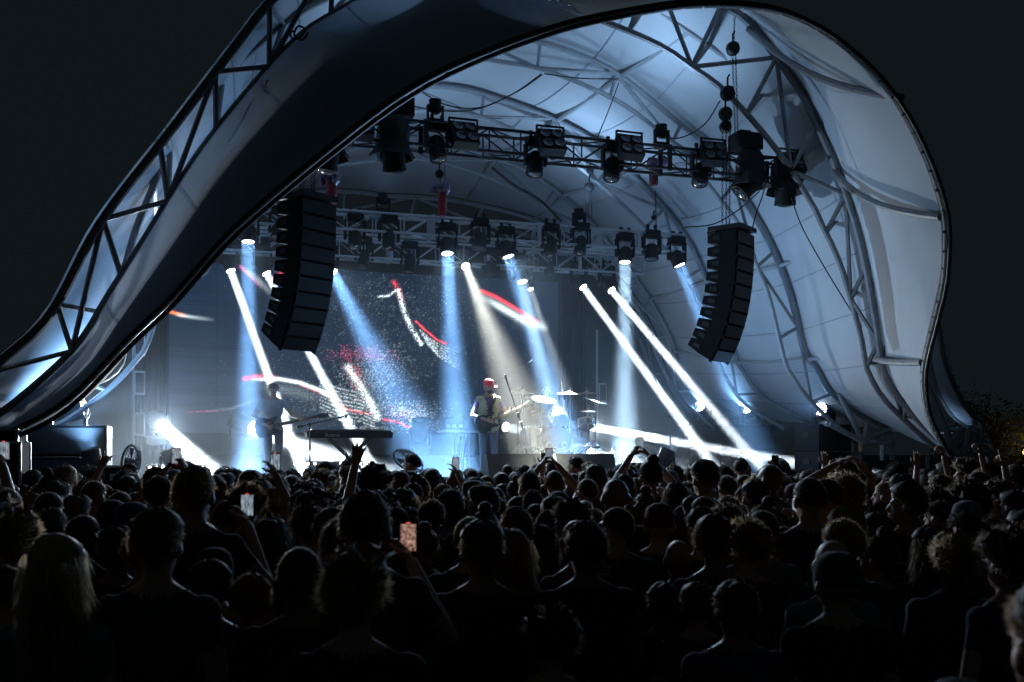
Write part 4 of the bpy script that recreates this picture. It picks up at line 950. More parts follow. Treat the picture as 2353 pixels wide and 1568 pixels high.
HEADYAW = {'turned': (.05, .75), 'looking': (-.08, -.7), 'folded': (-.1, .2), 'phone': (.1, 0), 'onephone': (.05, 0), 'lowphone': (0, 0), 'wave': (.05, 0), 'horns': (.05, 0), 'fist': (.05, .5), 'point': (.05, .4), 'headhands': (0, .1)}
TOPZ = 1.755
# hair: a closed shell over the scalp plus loose strands
def hair(style, seed):
    r = np.random.default_rng(seed); b = MB(); c0 = np.array((0, -.005, 1.655)); rad = np.array((.079, .099, .101))
    th = {'short': .012, 'crop': .006, 'curly': .045, 'afro': .075, 'long': .020, 'bun': .014, 'tousled': .022, 'pony': .014}[style]
    n1, n2 = 30, 20; vs = []; lf = r.uniform(.3, 1, 3); ph = r.uniform(0, 6.28, 3); top = r.uniform(0, 1)
    for j in range(n2+1):
        t = math.pi*j/n2-math.pi/2
        for i in range(n1):
            a = 2*math.pi*i/n1; n = np.array((math.cos(t)*math.cos(a), math.cos(t)*math.sin(a), math.sin(t)))
            lim = n[2]-(.02+.60*n[1]) if style not in ('long',) else n[2]-(-.35+.95*n[1])
            k = 1/(1+math.exp(-lim*14)); lump = th*(1+.35*math.sin(7*a+3*math.sin(5*t))*(style in ('curly', 'afro', 'tousled'))+.25*r.standard_normal()*(style in ('curly', 'afro', 'tousled')))+(.006*(lf[0]*math.sin(2*a+ph[0])+lf[1]*math.sin(3*t+ph[1])+lf[2]*math.sin(4*a+2*t+ph[2]))+.0025*r.standard_normal()+(.012 if n[2] > .35 else 0)*top)*(style not in ('crop',))
            p = c0+n*rad*(1-.10*(1-k))+n*lump*k
            if style == 'tousled' and n[2] > .5: p[2] += .02*k*(1+math.sin(3*a))
            vs.append(p)
    b.add(vs, [(j*n1+i, j*n1+(i+1) % n1, (j+1)*n1+(i+1) % n1, (j+1)*n1+i) for j in range(n2) for i in range(n1)])
    if style == 'long': b.ell((0, -.055, 1.50), (.105, .06, .20), None, 16, 10).ell((-.07, -.02, 1.50), (.04, .05, .17)).ell((.07, -.02, 1.50), (.04, .05, .17))
    if style == 'bun': b.ell((0, -.05, 1.79), (.05, .05, .045))
    if style == 'pony': b.ell((0, -.12, 1.66), (.035, .04, .04)).ell((0, -.13, 1.56), (.03, .03, .13))
    ns = {'short': 2200, 'crop': 1200, 'curly': 2200, 'afro': 3000, 'long': 1700, 'bun': 1000, 'tousled': 1800, 'pony': 1000}[style]
    cnt = 0
    while cnt < ns:
        n = r.standard_normal(3); n /= np.linalg.norm(n)
        if style == 'long' and r.random() < .55:
            a = r.uniform(math.pi*.85, math.pi*2.15); z = r.uniform(1.34, 1.72); q = np.array((.112*math.cos(a), -.03+.095*math.sin(a)*1.0, z)); d = np.array((.15*math.cos(a)+.15*r.standard_normal(), .15*math.sin(a), -1)); L = r.uniform(.06, .16)
        else:
            if n[2] < .02+.60*n[1]: continue
            q = c0+n*(rad+th*.8)
            sw = np.array((0, -.4, -.3)) if style in ('short', 'crop', 'bun', 'pony') else np.array((0, -.2, -.8)) if style == 'long' else np.zeros(3)
            d = n*(1.0 if style in ('curly', 'afro', 'tousled') else .40)+sw*1.6+(.45 if style in ('curly', 'afro', 'tousled') else .36)*r.standard_normal(3); L = {'short': .019, 'crop': .009, 'curly': .034, 'afro': .038, 'long': .05, 'bun': .02, 'tousled': .034, 'pony': .018}[style]*r.uniform(.5, 1.5)
        d = d/np.linalg.norm(d); s = np.cross(d, r.standard_normal(3)); s /= np.linalg.norm(s); wd = .0015 if style not in ('curly', 'afro') else .0020
        k = r.standard_normal(3)*(.5 if style in ('curly', 'afro') else .15); m = q+d*L*.5+k*L*.25; e = q+d*L+k*L*(.1 if style not in ('curly', 'afro') else -.3)
        b.add([q-s*wd, q+s*wd, m-s*wd, m+s*wd, e], [(0, 1, 3, 2), (2, 3, 4)], 1); cnt += 1
    me = b.mesh('hair', [HAIR[0], STRAND[0]]); return me
HAIRS = {}
for st_ in ('short', 'crop', 'curly', 'afro', 'long', 'bun', 'tousled', 'pony'):
    HAIRS[st_] = [hair(st_, 11+7*i) for i in range({'short': 6, 'crop': 3, 'curly': 3, 'long': 4}.get(st_, 2))]
b = MB(); b.lathe([(.098, -.03), (.101, .0), (.099, .04), (.085, .08), (.05, .105), (.004, .113)], Matrix.Translation((0, -.005, 1.665)) @ Matrix.Diagonal((.88, 1.08, 1, 1)), 24)
pr = [(.075*math.sin(a)*1.05, .095+.075*math.cos(a)*.9) for a in np.linspace(-1.5, 1.5, 12)]
b.prism(pr, Matrix.Translation((0, .005, 1.645)) @ Matrix.Rotation(R(-12), 4, 'X'), .008)
CAPM = b.mesh('baseball_cap', CLOTH[0])
b = MB(); b.lathe([(.093, -.04), (.098, -.02), (.096, .03), (.08, .075), (.04, .10), (.004, .105)], Matrix.Translation((0, -.01, 1.67)) @ Matrix.Diagonal((.9, 1.08, 1, 1)), 24)
BEANM = b.mesh('knit_beanie', CLOTH[1])
b = MB(); b.lathe([(.165, -.03), (.16, -.022), (.10, -.005), (.097, .03), (.088, .075), (.05, .095), (.004, .098)], Matrix.Translation((0, -.005, 1.675)) @ Matrix.Diagonal((.93, 1.05, 1, 1)), 24)
HATM = b.mesh('bucket_hat', CLOTH[1])
def headfix(o, yaw):
    h, z = yaw; M = Matrix.Translation((0, -.005, 1.50)) @ Matrix.Rotation(h, 4, 'X') @ Matrix.Rotation(z, 4, 'Z') @ Matrix.Translation((0, .005, -1.50)); o.matrix_local = M
def slot(o, i, m): o.material_slots[i].link = 'OBJECT'; o.material_slots[i].material = m
def person(loc, face, scale, bodykey, style, label=None, group=None, hc=None, cc=None, sk=None):
    o = link('person', BODIES[bodykey], None, label, 'person', group)
    o.location = loc; o.rotation_euler = (0, 0, math.atan2(-face[0], face[1])); o.scale = (scale*random.uniform(.97, 1.06), scale*random.uniform(.97, 1.06), scale)
    slot(o, 0, CLOTH[cc if cc is not None else random.choice((0, 0, 0, 1, 1, 2, 3, 4, 6))]); slot(o, 1, SKIN[sk if sk is not None else random.choice((0, 0, 1, 2, 3))]); slot(o, 2, random.choice(TROUSER))
    if style == 'bald': return o
    nm, me = {'cap': ('baseball_cap', CAPM), 'beanie': ('knit_beanie', BEANM), 'hat': ('bucket_hat', HATM)}.get(style, ('hair', None))
    if me is None: me = random.choice(HAIRS[style])
    h = link(nm, me, o); headfix(h, HEADYAW.get(bodykey, (0, 0)))
    if nm == 'hair':
        q = hc if hc is not None else random.choice((0, 0, 0, 1, 1, 2)); slot(h, 0, HAIR[q]); slot(h, 1, STRAND[q])
    else: slot(h, 0, random.choice(CLOTH[:5]))
    return o
FOCUS = W(5.0, 18.5, 1.5)
def facing(p): d = (FOCUS-Vector(p)); return (d.x, d.y)
HTOP = {'afro': .085, 'curly': .05, 'bun': .07, 'tousled': .04, 'long': .02, 'short': .012, 'crop': .006, 'pony': .012, 'cap': .02, 'beanie': .02, 'hat': .015, 'bald': 0}
placed = []                                                       # (x, y)
def by_head(px, py, wpx, style, label, bodykey='plain', hw=None, **kw):
    w_ = hw or {'afro': .30, 'curly': .25, 'long': .215, 'hat': .30, 'tousled': .205}.get(style, .185)
    d = FPX*w_/wpx; x = (px-CX)/FPX*d; z = CAMZ-(py-HY)*d/FPX; sc_ = z/(TOPZ+HTOP.get(style, 0)); sc_ = max(.80, min(1.12, sc_))
    # keep the picture position: solve the distance from the clamped height
    zz = sc_*(TOPZ+HTOP.get(style, 0))
    if abs(zz-z) > .02 and (CAMZ-zz) > .02 and py > HY+25: d = (CAMZ-zz)*FPX/(py-HY); x = (px-CX)/FPX*d
    placed.append((x, d)); o = person((x, d, 0), facing((x, d, 0)), sc_, bodykey, style, label, 'people in the crowd', **kw); return o
NEAR = [
 (40,1178,100,'tousled','tousled fair hair person cut off at the photo edge, nearest row but one',{'hc':2}),
 (118,1170,72,'short','short-haired person just behind the long-haired woman at the photo edge',{}),
 (176,1186,66,'long','long-haired person squeezed between the edge group and the broad man',{'hc':2}),
 (133,1240,138,'long','large near head with long straight light-rimmed hair',{'hc':3,'bodykey':'slim'}),
 (362,1172,116,'short','broad-shouldered tall man with flat-topped short hair and bare neck',{'sk':0}),
 (284,1194,62,'short','short-haired person turned aside next to the broad tall man',{'bodykey':'turned','sk':1}),
 (470,1230,108,'curly','round curly head glowing brown behind the crop-haired pair',{'hc':2}),
 (482,1290,106,'short','smooth dark head directly below the round curly head',{}),
 (578,1320,106,'short','smooth head with pale rim between two bigger near heads',{'hc':2}),
 (690,1258,118,'crop','big dark crop head just beside the largest tousled head',{'sk':2}),
 (815,1268,150,'tousled','largest near head with tousled fair-rimmed hair',{'hc':2,'sk':0}),
 (6,1300,104,'short','dark head cut by the photo edge below the tousled one',{}),
 (918,1272,98,'short','dark round head directly under the glowing orange phone',{'hc':1}),
 (980,1243,80,'curly','pale curly head beside the glowing orange phone',{'hc':3}),
 (1108,1203,100,'short','smooth dark head in line with the guitarist, white strap below',{'hc':1}),
 (1080,1188,84,'crop','head peeking out just behind the strap-wearing head',{'hc':2}),
 (522,1150,64,'crop','smooth crop head below the phone showing white beams',{}),
 (446,1138,68,'crop','tall bare-necked person between two groups of heads, below the waving phone pair',{'sk':1}),
 (716,1132,72,'tousled','rough-haired head midway below the keyboard',{}),
 (905,1170,76,'short','tall oval head behind the glowing orange phone',{}),
 (790,1150,64,'short','narrow pointed head between two rough-haired heads',{}),
 (976,1200,72,'bun','head with hair tied up just above the pale curly head',{'hc':2}),
 (1186,1170,66,'long','long oval head of hair in line with the microphone stand',{}),
 (1140,1142,54,'crop','crop head in a pale collar below the monitor wedge',{'hc':1}),
 (1732,1152,84,'afro','round afro head with brown rim below the low flat beam',{'hc':2}),
 (1772,1256,112,'afro','large afro head with curly brown edge, lower of the two afros',{'hc':2}),
 (1558,1240,82,'bald','bald person with bright rim on one temple',{'sk':1}),
 (1355,1288,108,'curly','big curly dark head far below the drum kit',{'hc':0}),
 (1267,1400,104,'curly','curly head lowest in the photo below the drum kit',{'hc':0}),
 (1525,1342,92,'short','dark head left of the large smooth near head, in line with the white beams',{}),
 (1602,1340,96,'short','dark smooth head below the bald person',{}),
 (1690,1338,112,'short','large smooth head with brown rim under the large afro',{'hc':1}),
 (1922,1268,110,'cap','capped person with pale cap side catching light',{}),
 (1800,1210,72,'crop','head with pale rim on one side between the afro and the phone holder',{'sk':0}),
 (1862,1212,70,'short','dark oval head next to the pale-rimmed one',{}),
 (2048,1214,62,'short','smooth head with pale rim among the dark heads below the canopy foot',{}),
 (2160,1232,66,'short','dark smooth head below the laced flap',{}),
 (2222,1232,70,'short','dark smooth head with thin rim near the photo edge',{}),
 (2345,1255,80,'short','head with pale rim cut by the photo edge near the tree',{'sk':0}),
 (2082,1112,70,'short','tall person in front of the canopy foot with pale cheek',{'bodykey':'turned','sk':0}),
 (1895,1100,66,'crop','tall crop-haired person near the small phone screen',{'bodykey':'turned','sk':0}),
 (1225,1128,52,'short','short head behind the curly one below the drum kit',{}),
 (1112,1112,54,'curly','fuzzy curly head in line with the guitarist trousers',{'hc':2}),
 (1430,1092,56,'short','tall person below the raised two-hand phone, shirt shoulders showing',{}),
 (1370,1072,46,'short','tall man whose head rises against the lit monitor wedge end',{}),
 (358,1078,50,'short','tall bare-necked person right below the glaring corner lamp',{}),
 (468,1073,38,'crop','dark head standing clear against the white floor glare',{'sk':2}),
 (152,1070,46,'short','person in profile against the subwoofer stack',{'bodykey':'turned','sk':0}),
 (570,1080,38,'crop','wide-shouldered head just below the bass player',{}),
 (796,1070,30,'tousled','fair-haired face in profile beside the raised open hand',{'bodykey':'looking','hc':3,'sk':0}),
 (2435,1330,230,'short','near figure whose big dark shoulder fills the photo corner',{}),
 (2200,1560,210,'crop','near dark shoulder at the very bottom beside the corner figure',{}),
]
for px, py, wd, sty, lab, kw in NEAR: by_head(px, py, wd, sty, lab, **kw)
# people with raised hands: (px, py of the hand, distance, body, hand local, hair, label, phone)
PHB = mat('phone_body', (.012, .012, .014), .3)
def phone_picture(kind):
    m = bpy.data.materials.new('phone_picture'); m.use_nodes = True; nt = m.node_tree; p = nt.nodes['Principled BSDF']; p.inputs['Base Color'].default_value = (.01, .01, .01, 1)
    tc = nt.nodes.new('ShaderNodeTexCoord'); mp = nt.nodes.new('ShaderNodeMapping'); wv = nt.nodes.new('ShaderNodeTexNoise'); cr = nt.nodes.new('ShaderNodeValToRGB')
    nt.links.new(tc.outputs['Generated'], mp.inputs[0]); mp.inputs['Scale'].default_value = (7, 1, 1.6) if kind != 'warm' else (3, 1, 6); mp.inputs['Location'].default_value = (random.uniform(0, 9), 0, random.uniform(0, 9)); wv.inputs['Scale'].default_value = 1.3
    nt.links.new(mp.outputs[0], wv.inputs['Vector']); nt.links.new(wv.outputs['Fac'], cr.inputs[0])
    e = cr.color_ramp.elements; lo, hi = {'cool': ((.02, .05, .12), (.75, .9, 1)), 'warm': ((.10, .03, .02), (1, .62, .48)), 'pale': ((.10, .13, .18), (.8, .9, 1))}[kind]
    e[0].position = .35; e[0].color = (*lo, 1); e[1].position = .68; e[1].color = (*hi, 1)
    nt.links.new(cr.outputs[0], p.inputs['Emission Color']); p.inputs['Emission Strength'].default_value = .55; m.cycles.emission_sampling = 'NONE'; return m
REDDOT = emit('red_record_dot', (1, .15, .1), 1.5)
def phone(o, loc, label, kind, land=False, tilt=-.12, on=True):
    t = thing('mobile_phone', label, 'phone'); M = Matrix.Translation(o.location) @ o.rotation_euler.to_matrix().to_4x4() @ Matrix.Diagonal((*o.scale, 1))
    t.location = M @ Vector(loc); 
    v = Vector((0, 0, CAMZ))-t.location; t.rotation_euler = (tilt, R(90) if land else 0, math.atan2(v.x, -v.y))
    c = [(x*.036, z*.074) for x, z in ((-.9,-1),(.9,-1),(1,-.95),(1,.95),(.9,1),(-.9,1),(-1,.95),(-1,-.95))]
    MB().prism(c, Matrix.Rotation(R(90), 4, 'X') @ Matrix.Translation((0, 0, -.004)), .008).build('case', PHB, t, False)
    if on:
        MB().box((0, -.0048, .008), (.064, .0012, .112)).build('screen', phone_picture(kind), t, False)
        MB().lathe([(.004, 0), (.004, .001)], Matrix.Translation((0, -.0048, -.060)) @ Matrix.Rotation(R(90), 4, 'X'), 10).build('record_button', REDDOT, t)
        MB().box((0, -.0048, .069), (.018, .0012, .003)).build('status_mark', REDDOT, t, False)
    else: MB().box((.0, -.0048, .05), (.022, .002, .022)).build('camera_bump', DARKLENS, t, False)
RAISE = [
 (1470,1036,9.0,'phone',(0,.25,1.90),'bun','person with both bare arms raised holding a phone before the low beam','bright phone held up in two hands before the low flat beam','cool'),
 (1262,1060,9.6,'phone',(0,.25,1.90),'crop','person holding a dark phone up in front of the monitor wedges','dark phone held up in front of the monitor wedges','cool'),
 (405,1064,7.6,'phone',(0,.25,1.90),'short','person with long bare arms raising a phone into the glaring white beam','phone raised in front of the glaring corner beam','pale'),
 (632,1078,7.0,'onephone',(.12,.235,1.95),'curly','person with one arm up filming just below the bass player','phone on a grip held up just below the bass player','cool'),
 (568,1165,5.4,'lowphone',(.13,.37,1.565),'short','person filming at head height, phone showing white beams','phone at head height showing white light beams','cool'),
 (938,1240,4.2,'lowphone',(.13,.37,1.565),'short','person holding up the phone with the warm orange picture','phone glowing with a warm orange stage picture','warm'),
 (1833,1170,6.2,'lowphone',(.13,.37,1.565),'crop','person filming with a bright blue phone beside the upper afro','bright blue phone screen beside the upper afro head','cool'),
 (1047,1082,9.5,'onephone',(.12,.235,1.95),'short','person holding a small pale phone below the laptop table','small pale phone just below the laptop table','pale'),
 (1781,1076,10.5,'onephone',(.12,.235,1.95),'long','person holding a dark phone up near the end of the low beam','dark upright phone near the end of the low flat beam','dark'),
 (8,1052,6.5,'onephone',(.12,.235,1.95),'short','person with one arm up at the photo edge by the rack case','phone held up at the photo edge by the rack case','pale'),
 (2105,1060,9.5,'wave',(.34,.10,2.05),'cap','person reaching one open hand up before the pale plinth',None,None),
 (820,1045,6.8,'wave',(.34,.10,2.05),'short','person with one bare arm high and fingers spread before the keyboard',None,None),
 (245,1056,9.0,'horns',(.50,.09,1.95),'bun','person raising a hand with two fingers out beside the subwoofer stack',None,None),
 (2165,1042,9.0,'fist',(.23,.135,2.0),'pony','person with a raised orange-lit arm and fist under the canopy foot',None,None),
 (2250,1036,9.5,'fist',(.23,.135,2.0),'crop','person raising a bent fist beyond the canopy foot',None,None),
 (2305,1050,8.6,'point',(.27,.115,2.06),'curly','person pointing one finger up below the lit tree',None,None),
 (1893,1060,10.5,'wave',(.34,.10,2.05),'short','person lifting a hand in front of the speaker stack',None,None),
 (1942,1050,9.5,'headhands',(0,0,1.86),'short','person with both hands on the head below the speaker stack',None,None),
 (1250,1058,10.6,'wave',(.34,.10,2.05),'bun','person whose bent hand rises against the grey monitor wedge',None,None),
]
for px, py, d, bk, hl, sty, lab, plab, pk in RAISE:
    py -= 0 if bk == 'lowphone' else 13
    z = CAMZ-(py-HY)*d/FPX; s = max(.88, min(1.10, z/hl[2])); 
    if abs(s*hl[2]-z) > .02 and py > HY+12 and s*hl[2] < CAMZ: d = max(3.5, min(12, (CAMZ-s*hl[2])*FPX/(py-HY)))
    hx = (px-CX)/FPX*d
    f = Vector((*facing((hx, d, 0)), 0)).normalized() if bk not in ('fist', 'point') else Vector((-.5, .85, 0)).normalized()
    rt = Vector((f.y, -f.x, 0)); base = Vector((hx, d, 0))-rt*hl[0]*s-f*hl[1]*s
    placed.append((base.x, base.y))
    o = person(base, (f.x, f.y), s, bk, sty, lab, 'people in the crowd', sk=random.choice((0, 1))); o.scale = (s, s, s)
    if plab: phone(o, hl, plab, pk if pk != 'dark' else 'cool', on=pk != 'dark')
# the rest of the crowd fills the ground between
STY = {'short': 'short-haired person', 'crop': 'crop-haired person', 'curly': 'curly-haired person', 'afro': 'person with afro', 'long': 'long-haired person', 'bun': 'bun-haired person', 'tousled': 'tousle-haired person', 'pony': 'ponytailed person', 'cap': 'person in a cap', 'beanie': 'person in a beanie', 'hat': 'person in a bucket hat', 'bald': 'bald person'}
LAND = [(60,'the rack case'),(200,'the subwoofer stack'),(330,'the deck fan'),(450,'the glaring corner lamp'),(620,'the bass player'),(780,'the keyboard'),(920,'the tilted fan'),(1040,'the laptop table'),(1130,'the guitarist'),(1270,'the drum kit'),(1400,'the drum riser edge'),(1500,'the thin crossbar stand'),(1640,'the white beam ends'),(1780,'the low beam end'),(1900,'the lit speaker stack'),(2010,'the pale plinth'),(2130,'the laced canopy edge'),(2220,'the canopy foot'),(2320,'the lit tree')]
BAND = [(4.2,'in the nearest rows'),(6.0,'in the near rows'),(8.0,'in the middle rows'),(10.0,'in the farther rows'),(99,'in the front rows')]
PHONES = [(r[0], 7.2 if r[3] == 'lowphone' else 5.0) for r in RAISE if r[7]]
rest = []; tries = 0
while tries < 90000 and len(rest) < 480:
    tries += 1
    d = math.sqrt(4.2**2+(15.2**2-4.2**2)*random.random()); x = random.uniform(-.54, .54)*d
    v = -x*ST+d*CT
    if v > 14.2 or (x > 6.0 and v > 12.6): continue
    if any(d < pd and abs(CX+FPX*x/d-pp) < .11*FPX/d+10 for pp, pd in PHONES): continue
    mn = .30 if d < 8 else .34
    if any((x-a)**2+(d-c)**2 < mn*mn for a, c in placed): continue
    placed.append((x, d)); rest.append((x, d))
rest.sort(key=lambda t: t[1]); mass = rest[235:]; rest = rest[:235]
info = {}
recs = []
for x, d in rest:
    sty = random.choices(list(STY), (34, 16, 7, 2, 17, 6, 5, 5, 5, 2, 1.5, 3))[0]
    px = CX+FPX*x/d; land = min(LAND, key=lambda t: abs(t[0]-px))[1]; band = next(t for lim, t in BAND if d < lim)
    recs.append((px, x, d, sty, land, band)); info.setdefault((sty, land, band), []).append(px)
for px, x, d, sty, land, band in recs:
    L = sorted(info[sty, land, band]); i = L.index(px)
    pre = '' if len(L) == 1 else ('leftmost ' if i == 0 else 'rightmost ' if i == len(L)-1 else ['second', 'third', 'fourth', 'fifth', 'sixth', 'seventh', 'eighth', 'ninth', 'tenth', 'eleventh', 'twelfth'][min(i-1, 10)]+' from left ')
    sx = random.random(); h = random.gauss(1.70, .075) if sty not in ('long', 'bun', 'pony') else random.gauss(1.62, .06)
    if d < 6: h = min(h, 1.70)
    bk = random.choices(('plain', 'slim', 'turned', 'looking', 'folded'), (5, 3 if sty != 'long' else 8, 1.2 if px < 1850 else 4, 1.2, 1.2))[0]
    f = facing((x, d, 0)); a = random.gauss(0, .22); f = (f[0]*math.cos(a)-f[1]*math.sin(a), f[0]*math.sin(a)+f[1]*math.cos(a))
    person((x, d, 0), f, h/TOPZ, bk, sty, '%s%s %s below %s' % (pre, STY[sty], band, land), 'people in the crowd')

# ------------------------------------------------------------------ performers
def performer(label, pos, face, mesh, cloth, trous, skin, hairme=None, hairmat=None, headrot=(0, 0)):
    o = link('person', mesh, None, label, 'person'); o.location = pos; o.rotation_euler = (0, 0, math.atan2(-face[0], face[1]))
    slot(o, 0, cloth); slot(o, 1, skin); slot(o, 2, trous)
    if hairme:
        h = link('hair', hairme, o); headfix(h, headrot); slot(h, 0, hairmat)
    return o
PV = dict(voxel=.008, ratio=.5)
YEL = mat('hi_vis_yellow', (.74, .76, .46), .75, 0, .12, 10); GREYT = mat('grey_trousers', (.20, .22, .28), .85); PURP = mat('purple_shirt', (.22, .10, .28), .85); REDC = mat('red_cap_cloth', (.85, .03, .05), .7); PALE = mat('pale_shirt', (.58, .60, .62), .85); BLUET = mat('blue_grey_shirt', (.30, .36, .42), .85); DKTR = mat('dark_trousers', (.05, .055, .07), .85)
# guitarist: facing the crowd, head bowed, left hand on the neck (camera right)
gm = body('guitarist_body', {1: ((.30, .06, 1.13), (.10, .25, 1.06), 'relaxed', (-1, -.3, 0)), -1: ((-.31, .10, 1.14), (-.30, .33, 1.20), 'relaxed', (.5, -.6, .4))}, 0, None, (-.22, .45), **PV)
gpos = W(uof(1122, 17.05), 17.05, DECK)
g = performer('guitarist in a red cap and pale yellow safety vest playing center stage', gpos, (.28, -.96), gm, PURP, GREYT, SKIN[0])
g.scale = (1.03, 1.03, 1.03)
cp = MB().lathe([(.097, -.02), (.100, .0), (.097, .04), (.082, .075), (.048, .095), (.004, .102)], Matrix.Translation((0, -.010, 1.690)) @ Matrix.Diagonal((.86, 1.03, .85, 1)), 24)
cp.prism([(.08*math.sin(a)*1.05, .095+.09*math.cos(a)*.9) for a in np.linspace(-1.5, 1.5, 12)], Matrix.Translation((0, .0, 1.678)) @ Matrix.Rotation(R(-10), 4, 'X'), .008)
c = cp.build('baseball_cap', REDC, g); headfix(c, (-.22, .45))
bd_ = MB().ell((0, .04, 1.562), (.063, .066, .045)); bo = bd_.build('beard', HAIR[0], g); headfix(bo, (-.22, .45))
v = MB(); v.ell((0, 0, .95), (.195, .145, .16)).ell((0, 0, 1.10), (.182, .135, .19)).ell((0, .005, 1.27), (.205, .145, .20)).cap((-.16, -.005, 1.40), (.16, -.005, 1.40), .082, .082)
vm = remesh(v, .010, 4, .6, 'safety_vest'); bm = bmesh.new(); bm.from_mesh(vm)
kill = [f for f in bm.faces if (lambda p: (p.y > 0 and abs(p.x) < .03+.16*max(0, p.z-1.12)) or p.z < .84 or (p.z > 1.425 and abs(p.x) < .09) or abs(p.x) > .215)(f.calc_center_median())]
bmesh.ops.delete(bm, geom=kill, context='FACES'); bm.to_mesh(vm); bm.free(); vm.materials.clear(); vm.materials.append(YEL)
vo = link('safety_vest', vm, g); sl = vo.modifiers.new('s', 'SOLIDIFY'); sl.thickness = .008
GREYB = mat('reflective_grey_band', (.30, .33, .36), .4)
def guitar(lab, parent_pose, scale, bodymat, neckmat, L=.62):
    t = thing('electric_guitar', lab, 'guitar'); t.matrix_world = parent_pose
    half = [(0, -.22), (.06, -.225), (.13, -.19), (.165, -.11), (.15, -.03), (.115, .02), (.12, .07), (.145, .12), (.12, .16), (.085, .14), (.05, .09)]
    oth = [(-.05, .09), (-.075, .13), (-.11, .17), (-.145, .14), (-.13, .07), (-.115, .02), (-.15, -.03), (-.168, -.11), (-.13, -.19), (-.06, -.225)]
    MB().prism(half+oth, Matrix.Scale(scale, 4) @ Matrix.Translation((0, 0, -.02)), .042).build('body', bodymat, t, False)
    MB().prism([(-.03, .03), (.03, .03), (.024, .03+L), (-.024, .03+L)], Matrix.Scale(scale, 4) @ Matrix.Translation((0, 0, .022)), .014).build('neck', neckmat, t, False)
    MB().prism([(-.024, .03+L), (.024, .03+L), (.045, .10+L), (.04, .20+L), (-.02, .21+L), (-.035, .10+L)], Matrix.Scale(scale, 4) @ Matrix.Translation((0, 0, .016)), .016).build('headstock', BLACKP, t, False)
    for i in range(6): MB().ell(Vector((-.045 if i % 2 else .055, .10+L+.016*i, .024))*scale, (.010, .010, .010), None, 8, 6).build('tuning_peg', CHROME, t)
    for zz in (-.05, -.10): MB().box(Vector((0, zz, .026))*scale, (.08, .022, .012)).build('pickup', CHROME, t, False)
    st = MB()
    for i in range(6): st.tube([Vector((-.02+.008*i, -.14, .04))*scale, Vector((-.018+.007*i, .03+L, .040))*scale], .0012, 3)
    st.build('strings', CHROME, t, False, kind='stuff')
    return t
NECKM = mat('pale_maple_neck', (.62, .45, .26), .4)
gfr = Matrix.Translation(gpos) @ g.rotation_euler.to_matrix().to_4x4() @ Matrix.Scale(1.03, 4)
Gm = gfr @ Matrix.Translation((.05, .205, 1.03)) @ Matrix.Rotation(R(90), 4, 'X').inverted() @ Matrix.Rotation(R(180), 4, 'Z')
def guitar_pose(fr, at_, ang, yaw=.12):
    # local: guitar Y runs along its neck, Z out of the front
    x = Vector((-math.cos(ang), yaw, math.sin(ang))).normalized(); z = Vector((0, 1, 0)); z = (z-x*z.dot(x)).normalized(); y_ = x; xx = y_.cross(z)
    M = Matrix((xx, y_, z)).transposed().to_4x4(); M.translation = Vector(at_); return fr @ M
guitar('dark electric guitar with pale neck worn by the capped guitarist', guitar_pose(gfr, (.06, .19, 1.02), .42), 1.0, BLACKP, NECKM)
strap = spline([Vector(p) for p in ((.09, .16, 1.0), (.0, .16, 1.22), (-.09, .10, 1.42), (-.12, .0, 1.49), (-.08, -.10, 1.42), (.05, -.15, 1.2), (.16, -.06, 1.02), (.18, .10, .95))], 24)
sb = MB().tube(strap, .020, 6).build('guitar_strap', BLACKP, None, label='black strap across the vest of the capped guitarist', cat='strap'); sb.matrix_world = gfr
# drummer, seated
dl = {-1: ((-.09, 0, .95), (-.24, .40, .92), (-.22, .46, .50)), 1: ((.09, 0, .95), (.24, .40, .92), (.24, .48, .50))}
dm = body('drummer_body', {1: ((.30, .08, 1.18), (.22, .36, 1.22), 'fist', (-1, 0, -.4)), -1: ((-.32, .05, 1.20), (-.30, .28, 1.40), 'fist', (1, .2, -.3))}, 0, dl, (.0, -.45), **PV)
dpos = W(uof(1255, 19.25), 19.25, DZ-.29)
dr = performer('bald seated drummer in a pale shirt looking aside behind the cymbals', dpos, (.15, -.98), dm, PALE, DKTR, mat('pale_skin', (.62, .46, .38), .5))
dfr = Matrix.Translation(dpos) @ dr.rotation_euler.to_matrix().to_4x4()
for s, a, e in ((1, (.22, .42, 1.24), (.10, .74, 1.16)), (-1, (-.29, .33, 1.45), (-.24, .40, 1.82))):
    d_ = (Vector(e)-Vector(a)).normalized(); o = MB().tube([Vector(a)-d_*.08, e], [.008, .006], 6).build('drumstick', NECKM, None, label='wooden drumstick in the %s of the drummer' % ('lowered hand' if s > 0 else 'raised hand'), cat='drumstick'); o.matrix_world = dfr
# bass player
bm_ = body('bassist_body', {1: ((.34, -.06, 1.16), (.16, .24, 1.00), 'relaxed', (-1, -.2, 0)), -1: ((-.33, .06, 1.18), (-.42, .30, 1.12), 'relaxed', (.5, -.6, .4))}, 0, None, (-.15, -.2), **PV)
bpos = W(uof(628, 18.3), 18.3, DECK); bp = performer('bass player in a loose T-shirt standing in the white beam beside the screen', bpos, (.35, -.94), bm_, BLUET, DKTR, SKIN[1], HAIRS['short'][0], HAIR[0], (-.15, -.2))
bfr = Matrix.Translation(bpos) @ bp.rotation_euler.to_matrix().to_4x4()
guitar('dark bass guitar with long neck held by the bass player', guitar_pose(bfr, (.10, .20, .97), .22), 1.12, BLACKP, mat('dark_wood_neck', (.14, .08, .05), .4), .74)
